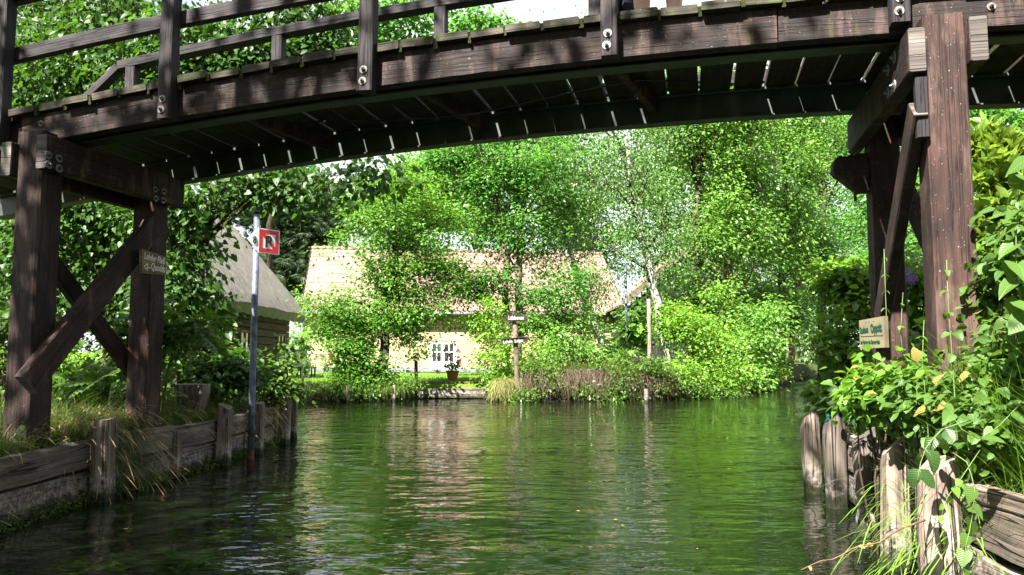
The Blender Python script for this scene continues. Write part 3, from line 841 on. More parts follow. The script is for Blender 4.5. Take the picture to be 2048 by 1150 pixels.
# tiled slopes: overlapping courses with a rolled profile
def tiles(front):
    nC = 14; nx = int((LH + .6) / .062); w_ = nx + 1
    run = DP + .5; rise = (RZ - EZ) * run / DP
    vs, fs = [], []
    for c in range(nC):
        b0 = len(vs)
        for r, lift in ((0, -.03), (0, .06), (1.04, .004)):       # lip foot, lip edge, head of the course
            f = (c + r) / nC
            for i in range(w_):
                a = -.3 + i * (LH + .6) / nx
                b_ = -.5 + run * f; z = EZ - .4 + rise * f + lift + .02 * math.sin(i * math.pi / 2) + .004 * math.sin(a * 1.7 + c) + .01 * math.sin(a * .5)
                vs.append(H(a, b_ if front else 2 * DP - b_, z))
        for k in (0, 1):
            for i in range(nx):
                q = (b0 + k * w_ + i, b0 + k * w_ + i + 1, b0 + (k + 1) * w_ + i + 1, b0 + (k + 1) * w_ + i)
                fs.append(q if front else q[::-1])
    mb = MB(); mb.add(vs, fs); mb.build('roof_slope', M['roof_tile'], house)
tiles(True); tiles(False)
mb = MB()
for i in range(int(LH / .4) + 2):
    a = -.3 + i * .4
    if a + .42 > LH + .32: break
    mb.tube([H(a, DP, RZ + .03), H(a + .42, DP, RZ + .05)], [.12, .135], 8)
mb.build('ridge', M['roof_tile'], house)
mb = MB(); mb.tube([H(-.3, -.56, EZ - .43), H(LH + .3, -.56, EZ - .43)], [.075, .075], 8); mb.build('gutter', M['gutter'], house)
mb = MB(); mb.sweep([H(-.3, -.2, EZ - .27), H(LH + .3, -.2, EZ - .27)], rect(.5, .03, .003)); mb.sweep([H(-.31, -.47, EZ - .4), H(LH + .31, -.47, EZ - .4)], rect(.03, .16, .003)); mb.build('eaves_board', M['bridge'], house)
for a in (-.315, LH + .315):
    mb = MB(); mb.beam(H(a, -.5, EZ - .42), H(a, DP, RZ + .0), .03, .2); mb.beam(H(a, DP, RZ + .0), H(a, 2 * DP + .5, EZ - .42), .03, .2); mb.build('barge_board', M['pillar'], house)
def hbox(name, a0, a1, z0, z1, b0, b1, mat, parent):
    m_ = MB(); m_.sweep([H(a0, (b0 + b1) / 2, (z0 + z1) / 2), H(a1, (b0 + b1) / 2, (z0 + z1) / 2)], rect(b1 - b0, z1 - z0, .003)); return m_.build(name, mat, parent)
# french door: two leaves, each with four panes over a panel
dm = (d0 + d1) / 2
m_ = MB()
for a0, a1, z0, z1 in ((d0 + .002, d0 + .09, dz0, dz1 - .002), (d1 - .09, d1 - .002, dz0, dz1 - .002), (d0 + .09, d1 - .09, dz1 - .09, dz1 - .002)):
    m_.sweep([H(a0, .11, (z0 + z1) / 2), H(a1, .11, (z0 + z1) / 2)], rect(.12, z1 - z0, .003))
dfr = m_.build('door_frame', M['white_paint'], house)
for L0, L1 in ((d0 + .092, dm - .003), (dm + .003, d1 - .092)):
    m_ = MB(); zc = dz0 + (dz1 - dz0) * .27; zt = dz1 - .094; zm = (zc + zt) / 2; am = (L0 + L1) / 2
    for a0, a1, z0, z1 in ((L0, L0 + .09, dz0 + .01, zt), (L1 - .09, L1, dz0 + .01, zt), (L0 + .09, L1 - .09, dz0 + .01, zc), (L0 + .09, L1 - .09, zt - .09, zt), (L0 + .09, L1 - .09, zm - .02, zm + .02), (am - .02, am + .02, zc, zm - .02), (am - .02, am + .02, zm + .02, zt - .09)):
        m_.sweep([H(a0, .1, (z0 + z1) / 2), H(a1, .1, (z0 + z1) / 2)], rect(.05, z1 - z0, .003))
    lf = m_.build('door_leaf', M['white_paint'], house)
    hbox('pane', L0 + .09, L1 - .09, zc, zt - .09, .11, .118, M['glass'], lf)
m_ = MB(); m_.beam(H(dm + .06, .04, dz0 + .95), H(dm + .06, .04, dz0 + 1.12), .03, .05); m_.build('door_handle', M['black_paint'], house)
m_ = MB()
for a0, a1, z0, z1 in ((w0, w0 + .07, wz0, wz1), (w1 - .07, w1, wz0, wz1), (w0 + .07, w1 - .07, wz0, wz0 + .07), (w0 + .07, w1 - .07, wz1 - .07, wz1), ((w0 + w1) / 2 - .03, (w0 + w1) / 2 + .03, wz0 + .07, wz1 - .07)):
    m_.sweep([H(a0 + .001, .1, (z0 + z1) / 2), H(a1 - .001, .1, (z0 + z1) / 2)], rect(.06, z1 - z0 - .002, .003))
wf = m_.build('window', M['white_paint'], house)
hbox('pane', w0 + .07, w1 - .07, wz0 + .07, wz1 - .07, .115, .123, M['glass'], wf)
hbox('sill', w0 - .06, w1 + .06, wz0 - .05, wz0 - .003, -.09, .06, M['white_paint'], wf)

# ------------------------------------------------------------------ dark barn at the house's right end
BW, BD = 3.1, 7.0
A_ = at(1247, 606, 35.5)
M['barn'] = mat_wood('black_barn_boards', (.008, .008, .009), (.02, .019, .02), (.035, .03, .03), .6, crack=.6)
barn = empty('timber_barn', (A_[0] + BW, A_[1] + BD / 2, .5), 'black timber barn gable with a pale barge board behind the birch', 'barn')
bx, by, bz = A_[0] + .35, A_[1] + .3, A_[2]
rise = BW * .84
mb = MB()
xs = np.linspace(bx, bx + 2 * BW - .7, 23)
for a, b_ in zip(xs[:-1], xs[1:]):       # vertical boarding of the gable
    m0 = (a + b_) / 2; zt = bz + (BW - .35 - abs(m0 - (bx + BW - .35))) * .84
    mb.beam((m0, by + random.uniform(-.008, .008), .2), (m0, by, zt), b_ - a - .012, .04, (0, 1, 0), c=.004)
mb.box((bx, by + .03, .2), (bx + 2 * BW - .7, by + BD - .6, bz - .05))
mb.build('wall', M['barn'], barn)
for sgn in (-1, 1):
    mb = MB(); xm = A_[0] + BW
    e0 = (xm + sgn * BW, by - .3, bz - .02); e1 = (xm + sgn * .03, by - .3, bz + rise)
    mb.beam(e0, e1, .05, .3, (0, 0, 1)); mb.build('barge_board', M['bark_grey'], barn)
    mb = MB(); v = [(xm + sgn * (BW + .05), by - .26, bz), (xm, by - .26, bz + rise + .1), (xm, by + BD, bz + rise + .1), (xm + sgn * (BW + .05), by + BD, bz)]
    v2 = [(a, b_, c - .1) for a, b_, c in v]
    fs = [(0, 1, 2, 3), (7, 6, 5, 4), (0, 4, 5, 1), (1, 5, 6, 2), (2, 6, 7, 3), (3, 7, 4, 0)]
    mb.add(v + v2, fs if sgn < 0 else [f[::-1] for f in fs]); mb.build('roof_slope', M['roof_tile'], barn)
mb = MB(); mb.beam((bx + .35, by - .06, .9), (bx + .35, by - .06, 2.6), .16, .05, (0, 1, 0)); mb.beam((bx + 1.0, by - .06, 1.75), (bx + 1.0, by - .06, 1.8), 1.3, .05, (0, 1, 0)); mb.build('door_rail', M['bridge'], barn)

# ------------------------------------------------------------------ thatched cottage
M['thatch'] = None
m, nt = newmat('grey_thatch')
uv = nd(nt, 'ShaderNodeUVMap', _uv_map='UVMap').outputs[0]
n1 = noise(nt, uv, 1, 4, .7, (15, 1.6, 1)); n2 = noise(nt, uv, 1, 4, .6, (.9, .9, 1)); n3 = noise(nt, uv, 1, 4, .7, (17, 6, 1))
c = mixc(nt, ramp(nt, n1, .3, .7), (.09, .08, .072), (.23, .21, .19))
c = mixc(nt, ramp(nt, n2, .5, .75), c, (.2, .19, .12))
c = mixc(nt, mth(nt, 'MULTIPLY', ramp(nt, n3, .5, .7), .5), c, (.1, .085, .07))
b = nd(nt, 'ShaderNodeBsdfPrincipled', Base__Color=c, Roughness=.95)
nt.links.new(bump(nt, mth(nt, 'ADD', n1, n3), 1, .05), b.inputs['Normal'])
finish(nt, b.outputs[0]); M['thatch'] = m
P1, P2 = at(611, 638, 30.0), at(416, 600, 19.6)
ax = P1 - P2; ax[2] = 0; Lc = float(np.linalg.norm(ax)); ax /= Lc
ns = np.array([-ax[1], ax[0], 0]); ns = ns if ns[0] < 0 else -ns       # into the house
def Cc(a, b, z): p = P2 + ax * a + ns * b; return np.array([p[0], p[1], z])
cot = empty('thatched_cottage', Cc(Lc / 2, 3, .45), 'dark timber cottage with a thick grey thatched roof behind the no mooring sign', 'cottage')
ez = (P1[2] + P2[2]) / 2
hb, rz_ = 3.1, ez + 4.0
mb = MB(); nA, nB = 60, 22
vs, fs, uvs = [], [], []
for i in range(nA + 1):
    a = -.6 + (Lc + .6) * i / nA
    hip = np.clip((a - (Lc - 1.7)) / 1.7, 0, 1)
    for j in range(nB + 1):
        f = j / nB
        fz = min(f, 1 - hip * .62)
        b_ = hb * f; z = ez + .14 + (rz_ - ez) * (f ** .93) + .012 * math.sin(a * 2.3 + f * 5) + rng.normal(0, .012)
        ln = a - (a > Lc - 1.9) * max(0, f - .12) * 1.55 * hip
        vs.append(Cc(ln, b_, z))
for i in range(nA):
    for j in range(nB):
        q = (i * (nB + 1) + j, (i + 1) * (nB + 1) + j, (i + 1) * (nB + 1) + j + 1, i * (nB + 1) + j + 1)
        fs.append(q); uvs.append([(i * .18, j * .23), (i * .18 + .18, j * .23), (i * .18 + .18, j * .23 + .23), (i * .18, j * .23 + .23)])
mb.add(vs, fs, uvs, smooth=True)
k0 = 0
ev = [Cc(-.6 + (Lc + .6) * i / nA, -.0, ez + .14 + .03 * math.sin((-.6 + (Lc + .6) * i / nA) * 2.3)) for i in range(nA + 1)]
lo = [Cc(-.6 + (Lc + .6) * i / nA, .1, ez - .16 + .02 * math.sin(i * 1.3)) for i in range(nA + 1)]
un = [Cc(-.6 + (Lc + .6) * i / nA, .75, ez + .35) for i in range(nA + 1)]
n = nA + 1
mb.add(ev + lo + un, [(n + i, n + i + 1, i + 1, i) for i in range(nA)] + [(2 * n + i, 2 * n + i + 1, n + i + 1, n + i) for i in range(nA)],
       [[(i * .18, 0), (i * .18 + .18, 0), (i * .18 + .18, .3), (i * .18, .3)] for i in range(nA)] * 2)
# far end of the roof and the far slope
endv = [Cc(Lc, 0, ez + .1)] + [vs[nA * (nB + 1) + j] for j in range(nB + 1)] + [Cc(Lc - .2, 2 * hb, ez + .1)]
mb.add(endv, [tuple(range(len(endv)))[::-1]], [[(p[0], p[2]) for p in endv][::-1]])
bk = [vs[nB], Cc(-.6, 2 * hb, ez), Cc(Lc - .2, 2 * hb, ez), vs[nA * (nB + 1) + nB]]
mb.add(bk, [(0, 1, 2, 3)], [[(0, 0), (0, 5), (11, 5), (11, 0)]])
mb.build('thatch_roof', M['thatch'], cot)
M['log_wall'] = mat_wood('dark_log_wall', (.012, .009, .007), (.03, .022, .017), (.05, .037, .03), .6, crack=.5)
mb = MB(); nlog = 9
for i in range(nlog):
    z = .3 + (ez - .3) * (i + .5) / nlog
    mb.beam(Cc(-.1, .62 + random.uniform(-.01, .01), z), Cc(Lc - .35, .62, z), .2, (ez - .3) / nlog - .012, c=.02, mi=0)
    mb.beam(Cc(Lc - .5, .8, z + .004), Cc(Lc - .5, 5.6, z + .004), .2, (ez - .3) / nlog - .012, c=.02)
mb.build('log_wall', M['log_wall'], cot)
for px in (489, 562):
    p = onplane(px, 690, P2 + ns * .5, ns); a = float(np.dot(p - P2, ax))
    mb = MB()
    z0, z1, wd = .85, 2.0, .5
    def bar(a0, a1, zz0, zz1, d=.05, off=.49): mb.sweep([Cc(a0, off, (zz0 + zz1) / 2), Cc(a1, off, (zz0 + zz1) / 2)], rect(d, zz1 - zz0, .003))
    bar(a - wd, a + wd, z0, z0 + .08); bar(a - wd, a + wd, z1 - .08, z1); bar(a - wd, a - wd + .09, z0 + .08, z1 - .08); bar(a + wd - .09, a + wd, z0 + .08, z1 - .08); bar(a - .03, a + .03, z0 + .08, z1 - .08); 
    o = mb.build('window', M['old_wood'], cot)
    mb = MB(); bar(a - wd + .09, a + wd - .09, z0 + .08, z1 - .08, .01, .505); mb.build('pane', M['glass'], o)

# ------------------------------------------------------------------ garden things
def slat_bench(c, yaw_, label, L=1.5):
    e = empty('garden_bench', c, label, 'bench'); fr = Matrix.Translation(Vector(c)) @ Matrix.Rotation(yaw_, 4, 'Z')
    B3 = lambda mb, p, q, w, h, up=(0, 0, 1): mb.beam(fr @ Vector(p), fr @ Vector(q), w, h, up, c=.004)
    mb = MB()
    for i in range(4): B3(mb, (-L / 2, -.2 + i * .12, .44), (L / 2, -.2 + i * .12, .44), .095, .025)
    mb.build('seat', M['white_paint'], e)
    mb = MB(); B3(mb, (-L / 2, .26, .92), (L / 2, .26, .92), .04, .07); B3(mb, (-L / 2, .26, .55), (L / 2, .26, .55), .04, .06)
    for i in range(12): x = -L / 2 + .08 + i * (L - .16) / 11; B3(mb, (x, .26, .581), (x, .26, .884), .05, .02, fr.to_3x3() @ Vector((1, 0, 0)))
    mb.build('backrest', M['white_paint'], e)
    for x in (-L / 2 + .06, L / 2 - .06):
        for y in (-.2, .24):
            mb = MB(); B3(mb, (x, y, -.05), (x, y, .425 if y < 0 else .425), .06, .06, fr.to_3x3() @ Vector((1, 0, 0))); mb.build('leg', M['white_paint'], e)
bp = at(574, 745, 27.5); bp[2] = gz(bp[0], bp[1])
slat_bench(bp, R(-12), 'white slatted garden bench beside the thatched cottage corner')
def folding_chair(c, yaw_, label, mat, cushion=None):
    e = empty('folding_chair', c, label, 'chair', 'folding chairs on the house terrace'); fr = Matrix.Translation(Vector(c)) @ Matrix.Rotation(yaw_, 4, 'Z')
    X = fr.to_3x3() @ Vector((1, 0, 0))
    B3 = lambda mb, p, q, w, h, up=None: mb.beam(fr @ Vector(p), fr @ Vector(q), w, h, X if up is None else up, c=.003)
    mb = MB()
    for i in range(5): B3(mb, (-.24, -.22 + i * .1, .45), (.24, -.22 + i * .1, .45), .085, .02, (0, 0, 1))
    mb.build('seat', mat, e)
    mb = MB(); 
    for i in range(3): B3(mb, (-.21, .27 + i * .015, .66 + i * .1), (.21, .27 + i * .015, .66 + i * .1), .02, .075, (0, 0, 1))
    mb.build('backrest', mat, e)
    for x in (-.25, .25):
        mb = MB(); B3(mb, (x, -.28, 0), (x, .32, .93), .03, .045); mb.build('leg', mat, e)
        mb = MB(); B3(mb, (x * .88, .3, 0), (x * .88, -.24, .43), .03, .045); mb.build('leg', mat, e)
    if cushion:
        mb = MB(); B3(mb, (-.23, .235, .73), (.23, .235, .73), .07, .3, (0, 0, 1)); mb.build('cushion', cushion, e)
gzp = lambda p: np.array([p[0], p[1], gz(p[0], p[1])])
M['chair_wood'] = mat_wood('chair_wood', (.16, .1, .06), (.3, .2, .12), (.4, .3, .2), 1)
M['red_cloth'] = mat_plain('red_cloth', (.6, .06, .03), .9, 0, .1, 5)
folding_chair(gzp(at(640, 745, 38.6)), R(15), 'plain wooden folding chair by the cream house wall', M['chair_wood'])
folding_chair(gzp(at(664, 745, 38.8)), R(-5), 'folding chair with a bright red back cushion by the cream house wall', M['chair_wood'], M['red_cloth'])
c = gzp(at(612, 748, 30.5))
e = empty('garden_table', c, 'low dark garden table on the lawn by the bench', 'table')
mb = MB(); mb.box(c + np.array([-.35, -.3, .38]), c + np.array([.35, .3, .42])); mb.build('table_top', M['old_wood'], e)
for x in (-.28, .28):
    for y in (-.24, .24):
        mb = MB(); mb.beam(c + np.array([x, y, -.03]), c + np.array([x, y, .379]), .05, .05, (1, 0, 0)); mb.build('leg', M['bridge'], e)
# landing step
e = empty('landing_step', (-1.75, 22.1, 0), 'low wooden landing step with brown edging board at the lawn edge', 'landing')
mb = MB()
for i, z in enumerate((.02, .13)): mb.beam((-2.78, 21.98, z + .05), (-.72, 22.12, z + .05), .07, .1, c=.01, nseg=6, wob=.003)
mb.build('wall_plank', M['bank_wood'], e)
mb = MB(); mb.beam((-2.8, 22.12, .262), (-.7, 22.26, .262), .36, .05, c=.01, nseg=5, wob=.003); mb.build('step_plank', M['old_wood'], e)
mb = MB(); mb.beam((-2.85, 22.42, .36), (-.6, 22.56, .36), .05, .2, c=.008); mb.build('edging_board', M['brown_board'], e)
# flower pot with pink geraniums
p = gzp(onz(905, 763, .42))
e = empty('flower_pot', p, 'terracotta pot of tall pink geraniums on the lawn before the french door', 'potted plant')
M['terracotta'] = mat_plain('terracotta', (.42, .15, .07), .85, 0, .15, 8)
mb = MB(); mb.tube([p + np.array([0, 0, z]) for z in (0, .18, .27, .272, .33, .331, .3)], [.12, .165, .18, .2, .205, .175, .17], 20, smooth=False); mb.build('pot', M['terracotta'], e)
pot_e, pot_p = e, p
# nest box on a post
p = at(833, 776, 21.6); q = at(832, 722, 21.6)
e = empty('bird_house', p, 'little wooden bird house on a slim post by the landing', 'bird house')
mb = MB(); mb.beam(p - np.array([0, 0, .3]), q, .09, .09, (1, 0, 0)); mb.build('post', M['pillar'], e)
mb = MB(); mb.box(q + np.array([-.09, -.1, .0]), q + np.array([.09, .1, .03])); mb.add([q + np.array(v) for v in [(-.085, -.09, .031), (.085, -.09, .031), (.085, -.09, .1), (0, -.09, .19), (-.085, -.09, .1), (-.085, .09, .031), (.085, .09, .031), (.085, .09, .1), (0, .09, .19), (-.085, .09, .1)]],
    [(0, 1, 2, 3, 4), (9, 8, 7, 6, 5), (0, 5, 6, 1), (1, 6, 7, 2), (4, 9, 5, 0), (2, 7, 8, 3), (3, 8, 9, 4)]); mb.build('box', M['chair_wood'], e)
for sg in (-1, 1):
    mb = MB(); mb.beam(q + np.array([sg * .15, -.0, .07]), q + np.array([sg * .003, 0, .225]), .26, .02); mb.build('roof', M['bark_dark'], e)
mb = MB(); mb.tube([q + np.array([0, -.0915, .09]), q + np.array([0, -.0905, .09])], [.028, .028], 12); mb.build('entrance', M['black_paint'], e)
# poles and stakes of the far bank
p, q = gzp(at(1254, 712, 25.0)), at(1251, 528, 25.0)
mb = MB(); mb.tube([p - np.array([0, 0, .3]), p, (p + q) / 2, q], [.045] * 4, 10); mb.tube([q, q + np.array([0, 0, .03])], [.05, .05], 10)
tag(mb.build('metal_pole', M['zinc'], origin=p), 'slim grey metal pole standing left of the birch trunk', 'pole')
p, q = gzp(at(1299, 722, 23.2)), at(1297, 598, 23.2)
mb = MB(); mb.tube([p - np.array([0, 0, .3]), p, (p + q) / 2 + np.array([.01, 0, 0]), q], [.065, .062, .06, .055], 10, jit=.04)
tag(mb.build('wooden_pole', M['old_wood'], origin=p), 'slim round wooden pole in front of the black barn', 'pole')
for k, (px, y0, y1, wd, lab) in enumerate(((613, 803, 766, .1, 'pale mooring stake in the water left of the alder'), (697, 806, 772, .085, 'mossy stake in the water under the left alder branches'), (789, 803, 770, .08, 'thin dark stake at the bank right of the alder trunk'), (1293, 806, 778, .1, 'short grey stake in the water below the far bank stump'))):
    p = onz(px, y0, 0); q = at(px - 1, y1, p[1])
    mb = MB(); mb.tube([p - np.array([0, 0, .6]), p + (q - p) * .5, q], [wd / 2 * 1.05, wd / 2, wd / 2 * .92], 9, jit=.07)
    tag(mb.build('mooring_stake', M['bank_wood'], origin=p), lab, 'stake', 'stakes along the far bank')
# great stump on the far bank
p = at(1187, 782, 21.6); zt = zat(1187, 738, 21.6)
mb = MB(); k = 16; a = np.linspace(0, 2 * math.pi, k, endpoint=False)
secs = []
for z, r in ((-.1, .62), (.1, .5), (.3, .42), (zt - p[2] - .02, .38), (zt - p[2], .37)):
    rr = r * (1 + .13 * np.sin(a * 5 + 1) * (1.4 - z) + rng.normal(0, .02, k)); secs.append(np.stack([np.cos(a) * rr, np.sin(a) * rr], 1))
mb.sweep([p + np.array([0, 0, z]) for z in (-.1, .1, .3, zt - p[2] - .02, zt - p[2])], secs, (0, 1, 0), smooth=False)
tag(mb.build('tree_stump', M['cleat'], origin=p), 'wide sawn tree stump with flared roots on the far bank', 'stump')

# ------------------------------------------------------------------ boats
def hull(name, stations, mat, parent, ctr, yaw_, thick=.02):
    """stations: (x, half beam, bottom z, gunwale z)"""
    mb = MB(); vs, fs = [], []
    pr = [(-1, 1), (-.93, .45), (-.62, .08), (0, 0), (.62, .08), (.93, .45), (1, 1)]
    fr = Matrix.Translation(Vector(ctr)) @ Matrix.Rotation(yaw_, 4, 'Z')
    for sh in (1, -1):
        b0 = len(vs)
        for x, hbm, zb, zg in stations:
            for a, h in pr:
                hb2 = max(.004, hbm - (thick if sh < 0 else 0)); vs.append(fr @ Vector((x, a * hb2, zb + (zg - zb) * h + (thick if sh < 0 and h < .9 else 0))))
        n = len(pr)
        for i in range(len(stations) - 1):
            for j in range(n - 1):
                q = (b0 + i * n + j, b0 + i * n + j + 1, b0 + (i + 1) * n + j + 1, b0 + (i + 1) * n + j); fs.append(q if sh > 0 else q[::-1])
    n = len(pr); m2 = len(stations) * n
    for i in range(len(stations) - 1):
        fs.append((i * n, (i + 1) * n, m2 + (i + 1) * n, m2 + i * n)); fs.append((i * n + n - 1, m2 + i * n + n - 1, m2 + (i + 1) * n + n - 1, (i + 1) * n + n - 1))
    mb.add(vs, fs, smooth=True)
    return mb.build(name, mat, parent), fr
M['turquoise'] = mat_plain('turquoise_hull', (.04, .42, .52), .3, 0, .1, 4)
M['grey_hull'] = mat_plain('grey_hull', (.26, .25, .29), .6, 0, .15, 4)
kp = np.array([8.3, 20.2, 0.0])
e = empty('kayak', kp, 'turquoise kayak moored under the right bank shrubs', 'kayak')
o, fr = hull('hull', [(-2.1, .02, .2, .3), (-1.5, .2, .0, .27), (-.7, .33, -.06, .25), (0, .36, -.07, .25), (.7, .33, -.06, .25), (1.5, .2, .0, .27), (2.1, .02, .2, .3)], M['turquoise'], e, kp, R(58))
mb = MB(); dk = [(-2.08, .018, .3), (-1.5, .195, .29), (-.75, .32, .29)]
for sg in (-1, 1):
    v = []
    for x, hbm, z in dk: v += [fr @ Vector((x * sg, -hbm, z - .03)), fr @ Vector((x * sg, 0, z + .03)), fr @ Vector((x * sg, hbm, z - .03))]
    mb.add(v, [(0, 1, 4, 3), (1, 2, 5, 4), (3, 4, 7, 6), (4, 5, 8, 7)])
mb.build('deck', M['turquoise'], e)
mb = MB(); mb.beam(fr @ Vector((-.15, -.2, .08)), fr @ Vector((-.15, .2, .08)), .4, .05); mb.build('seat', M['black_paint'], e)
pp = np.array([15.3, 36.6, 0.0])
punt = empty('punt', pp, 'grey flat punt with a red dressed paddler far along the right canal', 'punt')
o, fr = hull('hull', [(-3.6, .3, .3, .42), (-2.8, .5, .02, .38), (-1.2, .66, -.08, .34), (1.2, .66, -.08, .34), (2.8, .5, .02, .38), (3.6, .3, .3, .42)], M['grey_hull'], punt, pp, R(64), .04)
PUNT_FR = fr
for x in (-1.8, -.4, 1.0):
    mb = MB(); mb.beam(fr @ Vector((x, -.58, .24)), fr @ Vector((x, .58, .24)), .28, .03); mb.build('bench', M['chair_wood'], punt)
# ------------------------------------------------------------------ leaves
def T_fold():      # two folded triangles: leaf of a distant tree
    return np.array([(0, 0, 0), (-.33, .45, .1), (0, 1, -.06), (.33, .45, .1)]), [(0, 2, 1), (0, 3, 2)]
def T_ovate(w=.36, tipw=.22, droop=.18, cup=.08):
    V = np.array([(0, 0, 0), (0, .33, .02), (0, .7, -droop * .4), (0, 1.0, -droop),
                  (-w, .28, cup), (-w * .92, .58, cup - droop * .25), (w, .28, cup), (w * .92, .58, cup - droop * .25), (-tipw, .82, cup * .4 - droop * .6), (tipw, .82, cup * .4 - droop * .6)])
    return V, [(0, 1, 4), (4, 1, 2, 5), (5, 2, 3, 8), (0, 6, 1), (1, 6, 7, 2), (2, 7, 9, 3)]
def T_heart():
    V = np.array([(0, .08, 0), (0, .45, .0), (0, 1.0, -.16), (-.2, -.06, .06), (-.42, .12, .08), (-.36, .45, .03), (-.16, .78, -.06), (.2, -.06, .06), (.42, .12, .08), (.36, .45, .03), (.16, .78, -.06)])
    return V, [(0, 4, 3), (0, 1, 5, 4), (1, 2, 6, 5), (0, 7, 8), (0, 8, 9, 1), (1, 9, 10, 2)]
def T_compound(n=4):
    V, F = [], []
    lv, lf = T_ovate(.34, .2, .15, .06)
    def put(o, ang, sc):
        b = len(V); c, s = math.cos(ang), math.sin(ang)
        for x, y, z in lv: V.append((o[0] + (x * c - y * s) * sc, o[1] + (x * s + y * c) * sc, o[2] + z * sc))
        F.extend(tuple(b + i for i in f) for f in lf)
    for i in range(n):
        y = .2 + .62 * i / (n - 1)
        for sg in (1, -1): put((0, y, -.12 * y * y), sg * R(62 - i * 5), .36 - .03 * i)
    put((0, .86, -.1), 0, .34)
    b = len(V); V += [(-.008, 0, 0), (.008, 0, 0), (.005, .9, -.1), (-.005, .9, -.1)]; F.append((b, b + 1, b + 2, b + 3))
    return np.array(V), F
def T_whorl(n=6):   # rosette of lance leaves (rhododendron)
    V, F = [], []
    lv, lf = T_ovate(.17, .12, .12, .04)
    for i in range(n):
        b = len(V); a = 2 * math.pi * i / n + .3 * (i % 2); c, s = math.cos(a), math.sin(a); el = .35 + .25 * (i % 3)
        for x, y, z in lv:
            yy = y * math.cos(el) - z * math.sin(el); zz = y * math.sin(el) + z * math.cos(el)
            V.append((x * c - yy * s, x * s + yy * c, zz))
        F.extend(tuple(b + j for j in f) for f in lf)
    return np.array(V), F
def T_needle():
    V, F = [], []
    for i in range(7):
        a = R(-75 + 25 * i); b = len(V)
        d = np.array([math.sin(a), math.cos(a), -.1]); s = np.array([d[1], -d[0], 0]) * .07
        V += [np.zeros(3) - s, np.zeros(3) + s, d]; F.append((b, b + 1, b + 2))
    return np.array(V), F
TM = dict(fold=T_fold(), ovate=T_ovate(), heart=T_heart(), ash=T_compound(), whorl=T_whorl(), needle=T_needle(), lance=T_ovate(.16, .11, .2, .05), round=T_ovate(.46, .3, .14, .07))

def leaves(name, pos, dirs, nrm, size, tmpl, mat, parent=None, origin=None):
    V0, F0 = TM[tmpl]
    pos = np.asarray(pos, float); n = len(pos)
    d = dirs / (np.linalg.norm(dirs, axis=1, keepdims=True) + 1e-9)
    x = np.cross(d, nrm); x /= np.linalg.norm(x, axis=1, keepdims=True) + 1e-9
    z = np.cross(x, d)
    size = np.broadcast_to(size, (n,))[:, None, None]
    zf = rng.uniform(.2, 2.4, n)[:, None, None]
    V = pos[:, None, :] + size * (V0[None, :, 0:1] * x[:, None, :] + V0[None, :, 1:2] * d[:, None, :] + zf * V0[None, :, 2:3] * z[:, None, :])
    lp = np.array([i for f in F0 for i in f]); sz = np.array([len(f) for f in F0])
    L = (np.arange(n)[:, None] * len(V0) + lp[None]).ravel()
    off = np.zeros(3) if origin is None else np.asarray(origin, float)
    me = fast_mesh(name, V.reshape(-1, 3) - off, L, np.tile(sz, n))
    if tmpl in ('ovate', 'heart', 'round', 'lance') and len(V0) > 4:
        ul = me.uv_layers.new(name='UVMap'); ul.data.foreach_set('uv', np.tile(V0[lp][:, :2], (n, 1)).astype(np.float32).ravel())
    return link(name, me, mat, parent, loc=off)

def rand_dirs(n, up=0.0, spread=1.0):
    d = rng.normal(0, spread, (n, 3)); d[:, 2] += up
    return d / (np.linalg.norm(d, axis=1, keepdims=True) + 1e-9)

def clump_leaves(C, per, spread, flat=.6, droop=.35, up=1.3):
    """leaf places about the clump centres C"""
    n = len(C) * per
    off = rng.normal(0, 1, (n, 3)) * spread; off[:, 2] *= flat
    pos = np.repeat(C, per, 0) + off
    d = off / (np.linalg.norm(off, axis=1, keepdims=True) + 1e-6) + rng.normal(0, .6, (n, 3)); d[:, 2] = d[:, 2] * .5 - droop
    tilt = np.repeat(rng.normal(0, .45, (len(C), 3)), per, 0)
    nr = rng.normal(0, .42, (n, 3)) + tilt; nr[:, 2] += up
    return pos, d, nr

def blob_points(blobs, n):
    """clump centres spread through ellipsoids (centre, radii, weight), denser near their skins"""
    w = np.array([b[2] for b in blobs], float); w /= w.sum()
    nb = max(len(blobs), n // 4)                       # boughs first, then clumps about each bough
    n_all, n = n, nb
    k = rng.choice(len(blobs), n, p=w)
    v = rng.normal(0, 1, (n, 3)); v /= np.linalg.norm(v, axis=1, keepdims=True)
    r = rng.uniform(0, 1, n) ** .45
    r = r * (1 + .16 * np.sin(v[:, 0] * 7 + v[:, 2] * 5 + k)) + rng.normal(0, .1, n)
    B0 = np.array([b[0] for b in blobs])[k] + v * r[:, None] * np.array([b[1] for b in blobs])[k]
    R0 = np.array([b[1] for b in blobs])[k]
    j = rng.integers(0, nb, n_all); a = rng.normal(0, 1, (n_all, 3))
    dr = np.hypot(a[:, 0], a[:, 1])
    a[:, 2] = a[:, 2] * .45 - .25 * dr
    return B0[j] + a * R0[j] * .2

def Bm(px, py, rx, ry, Y, w=None, rd=None):
    c = at(px, py, Y); s = Y / FPX
    rr = np.array([rx * s, (rd if rd else .8 * (rx + ry) / 2 * s), ry * s])
    return (c, rr, w if w else float(rr[0] * rr[2]) + .05)

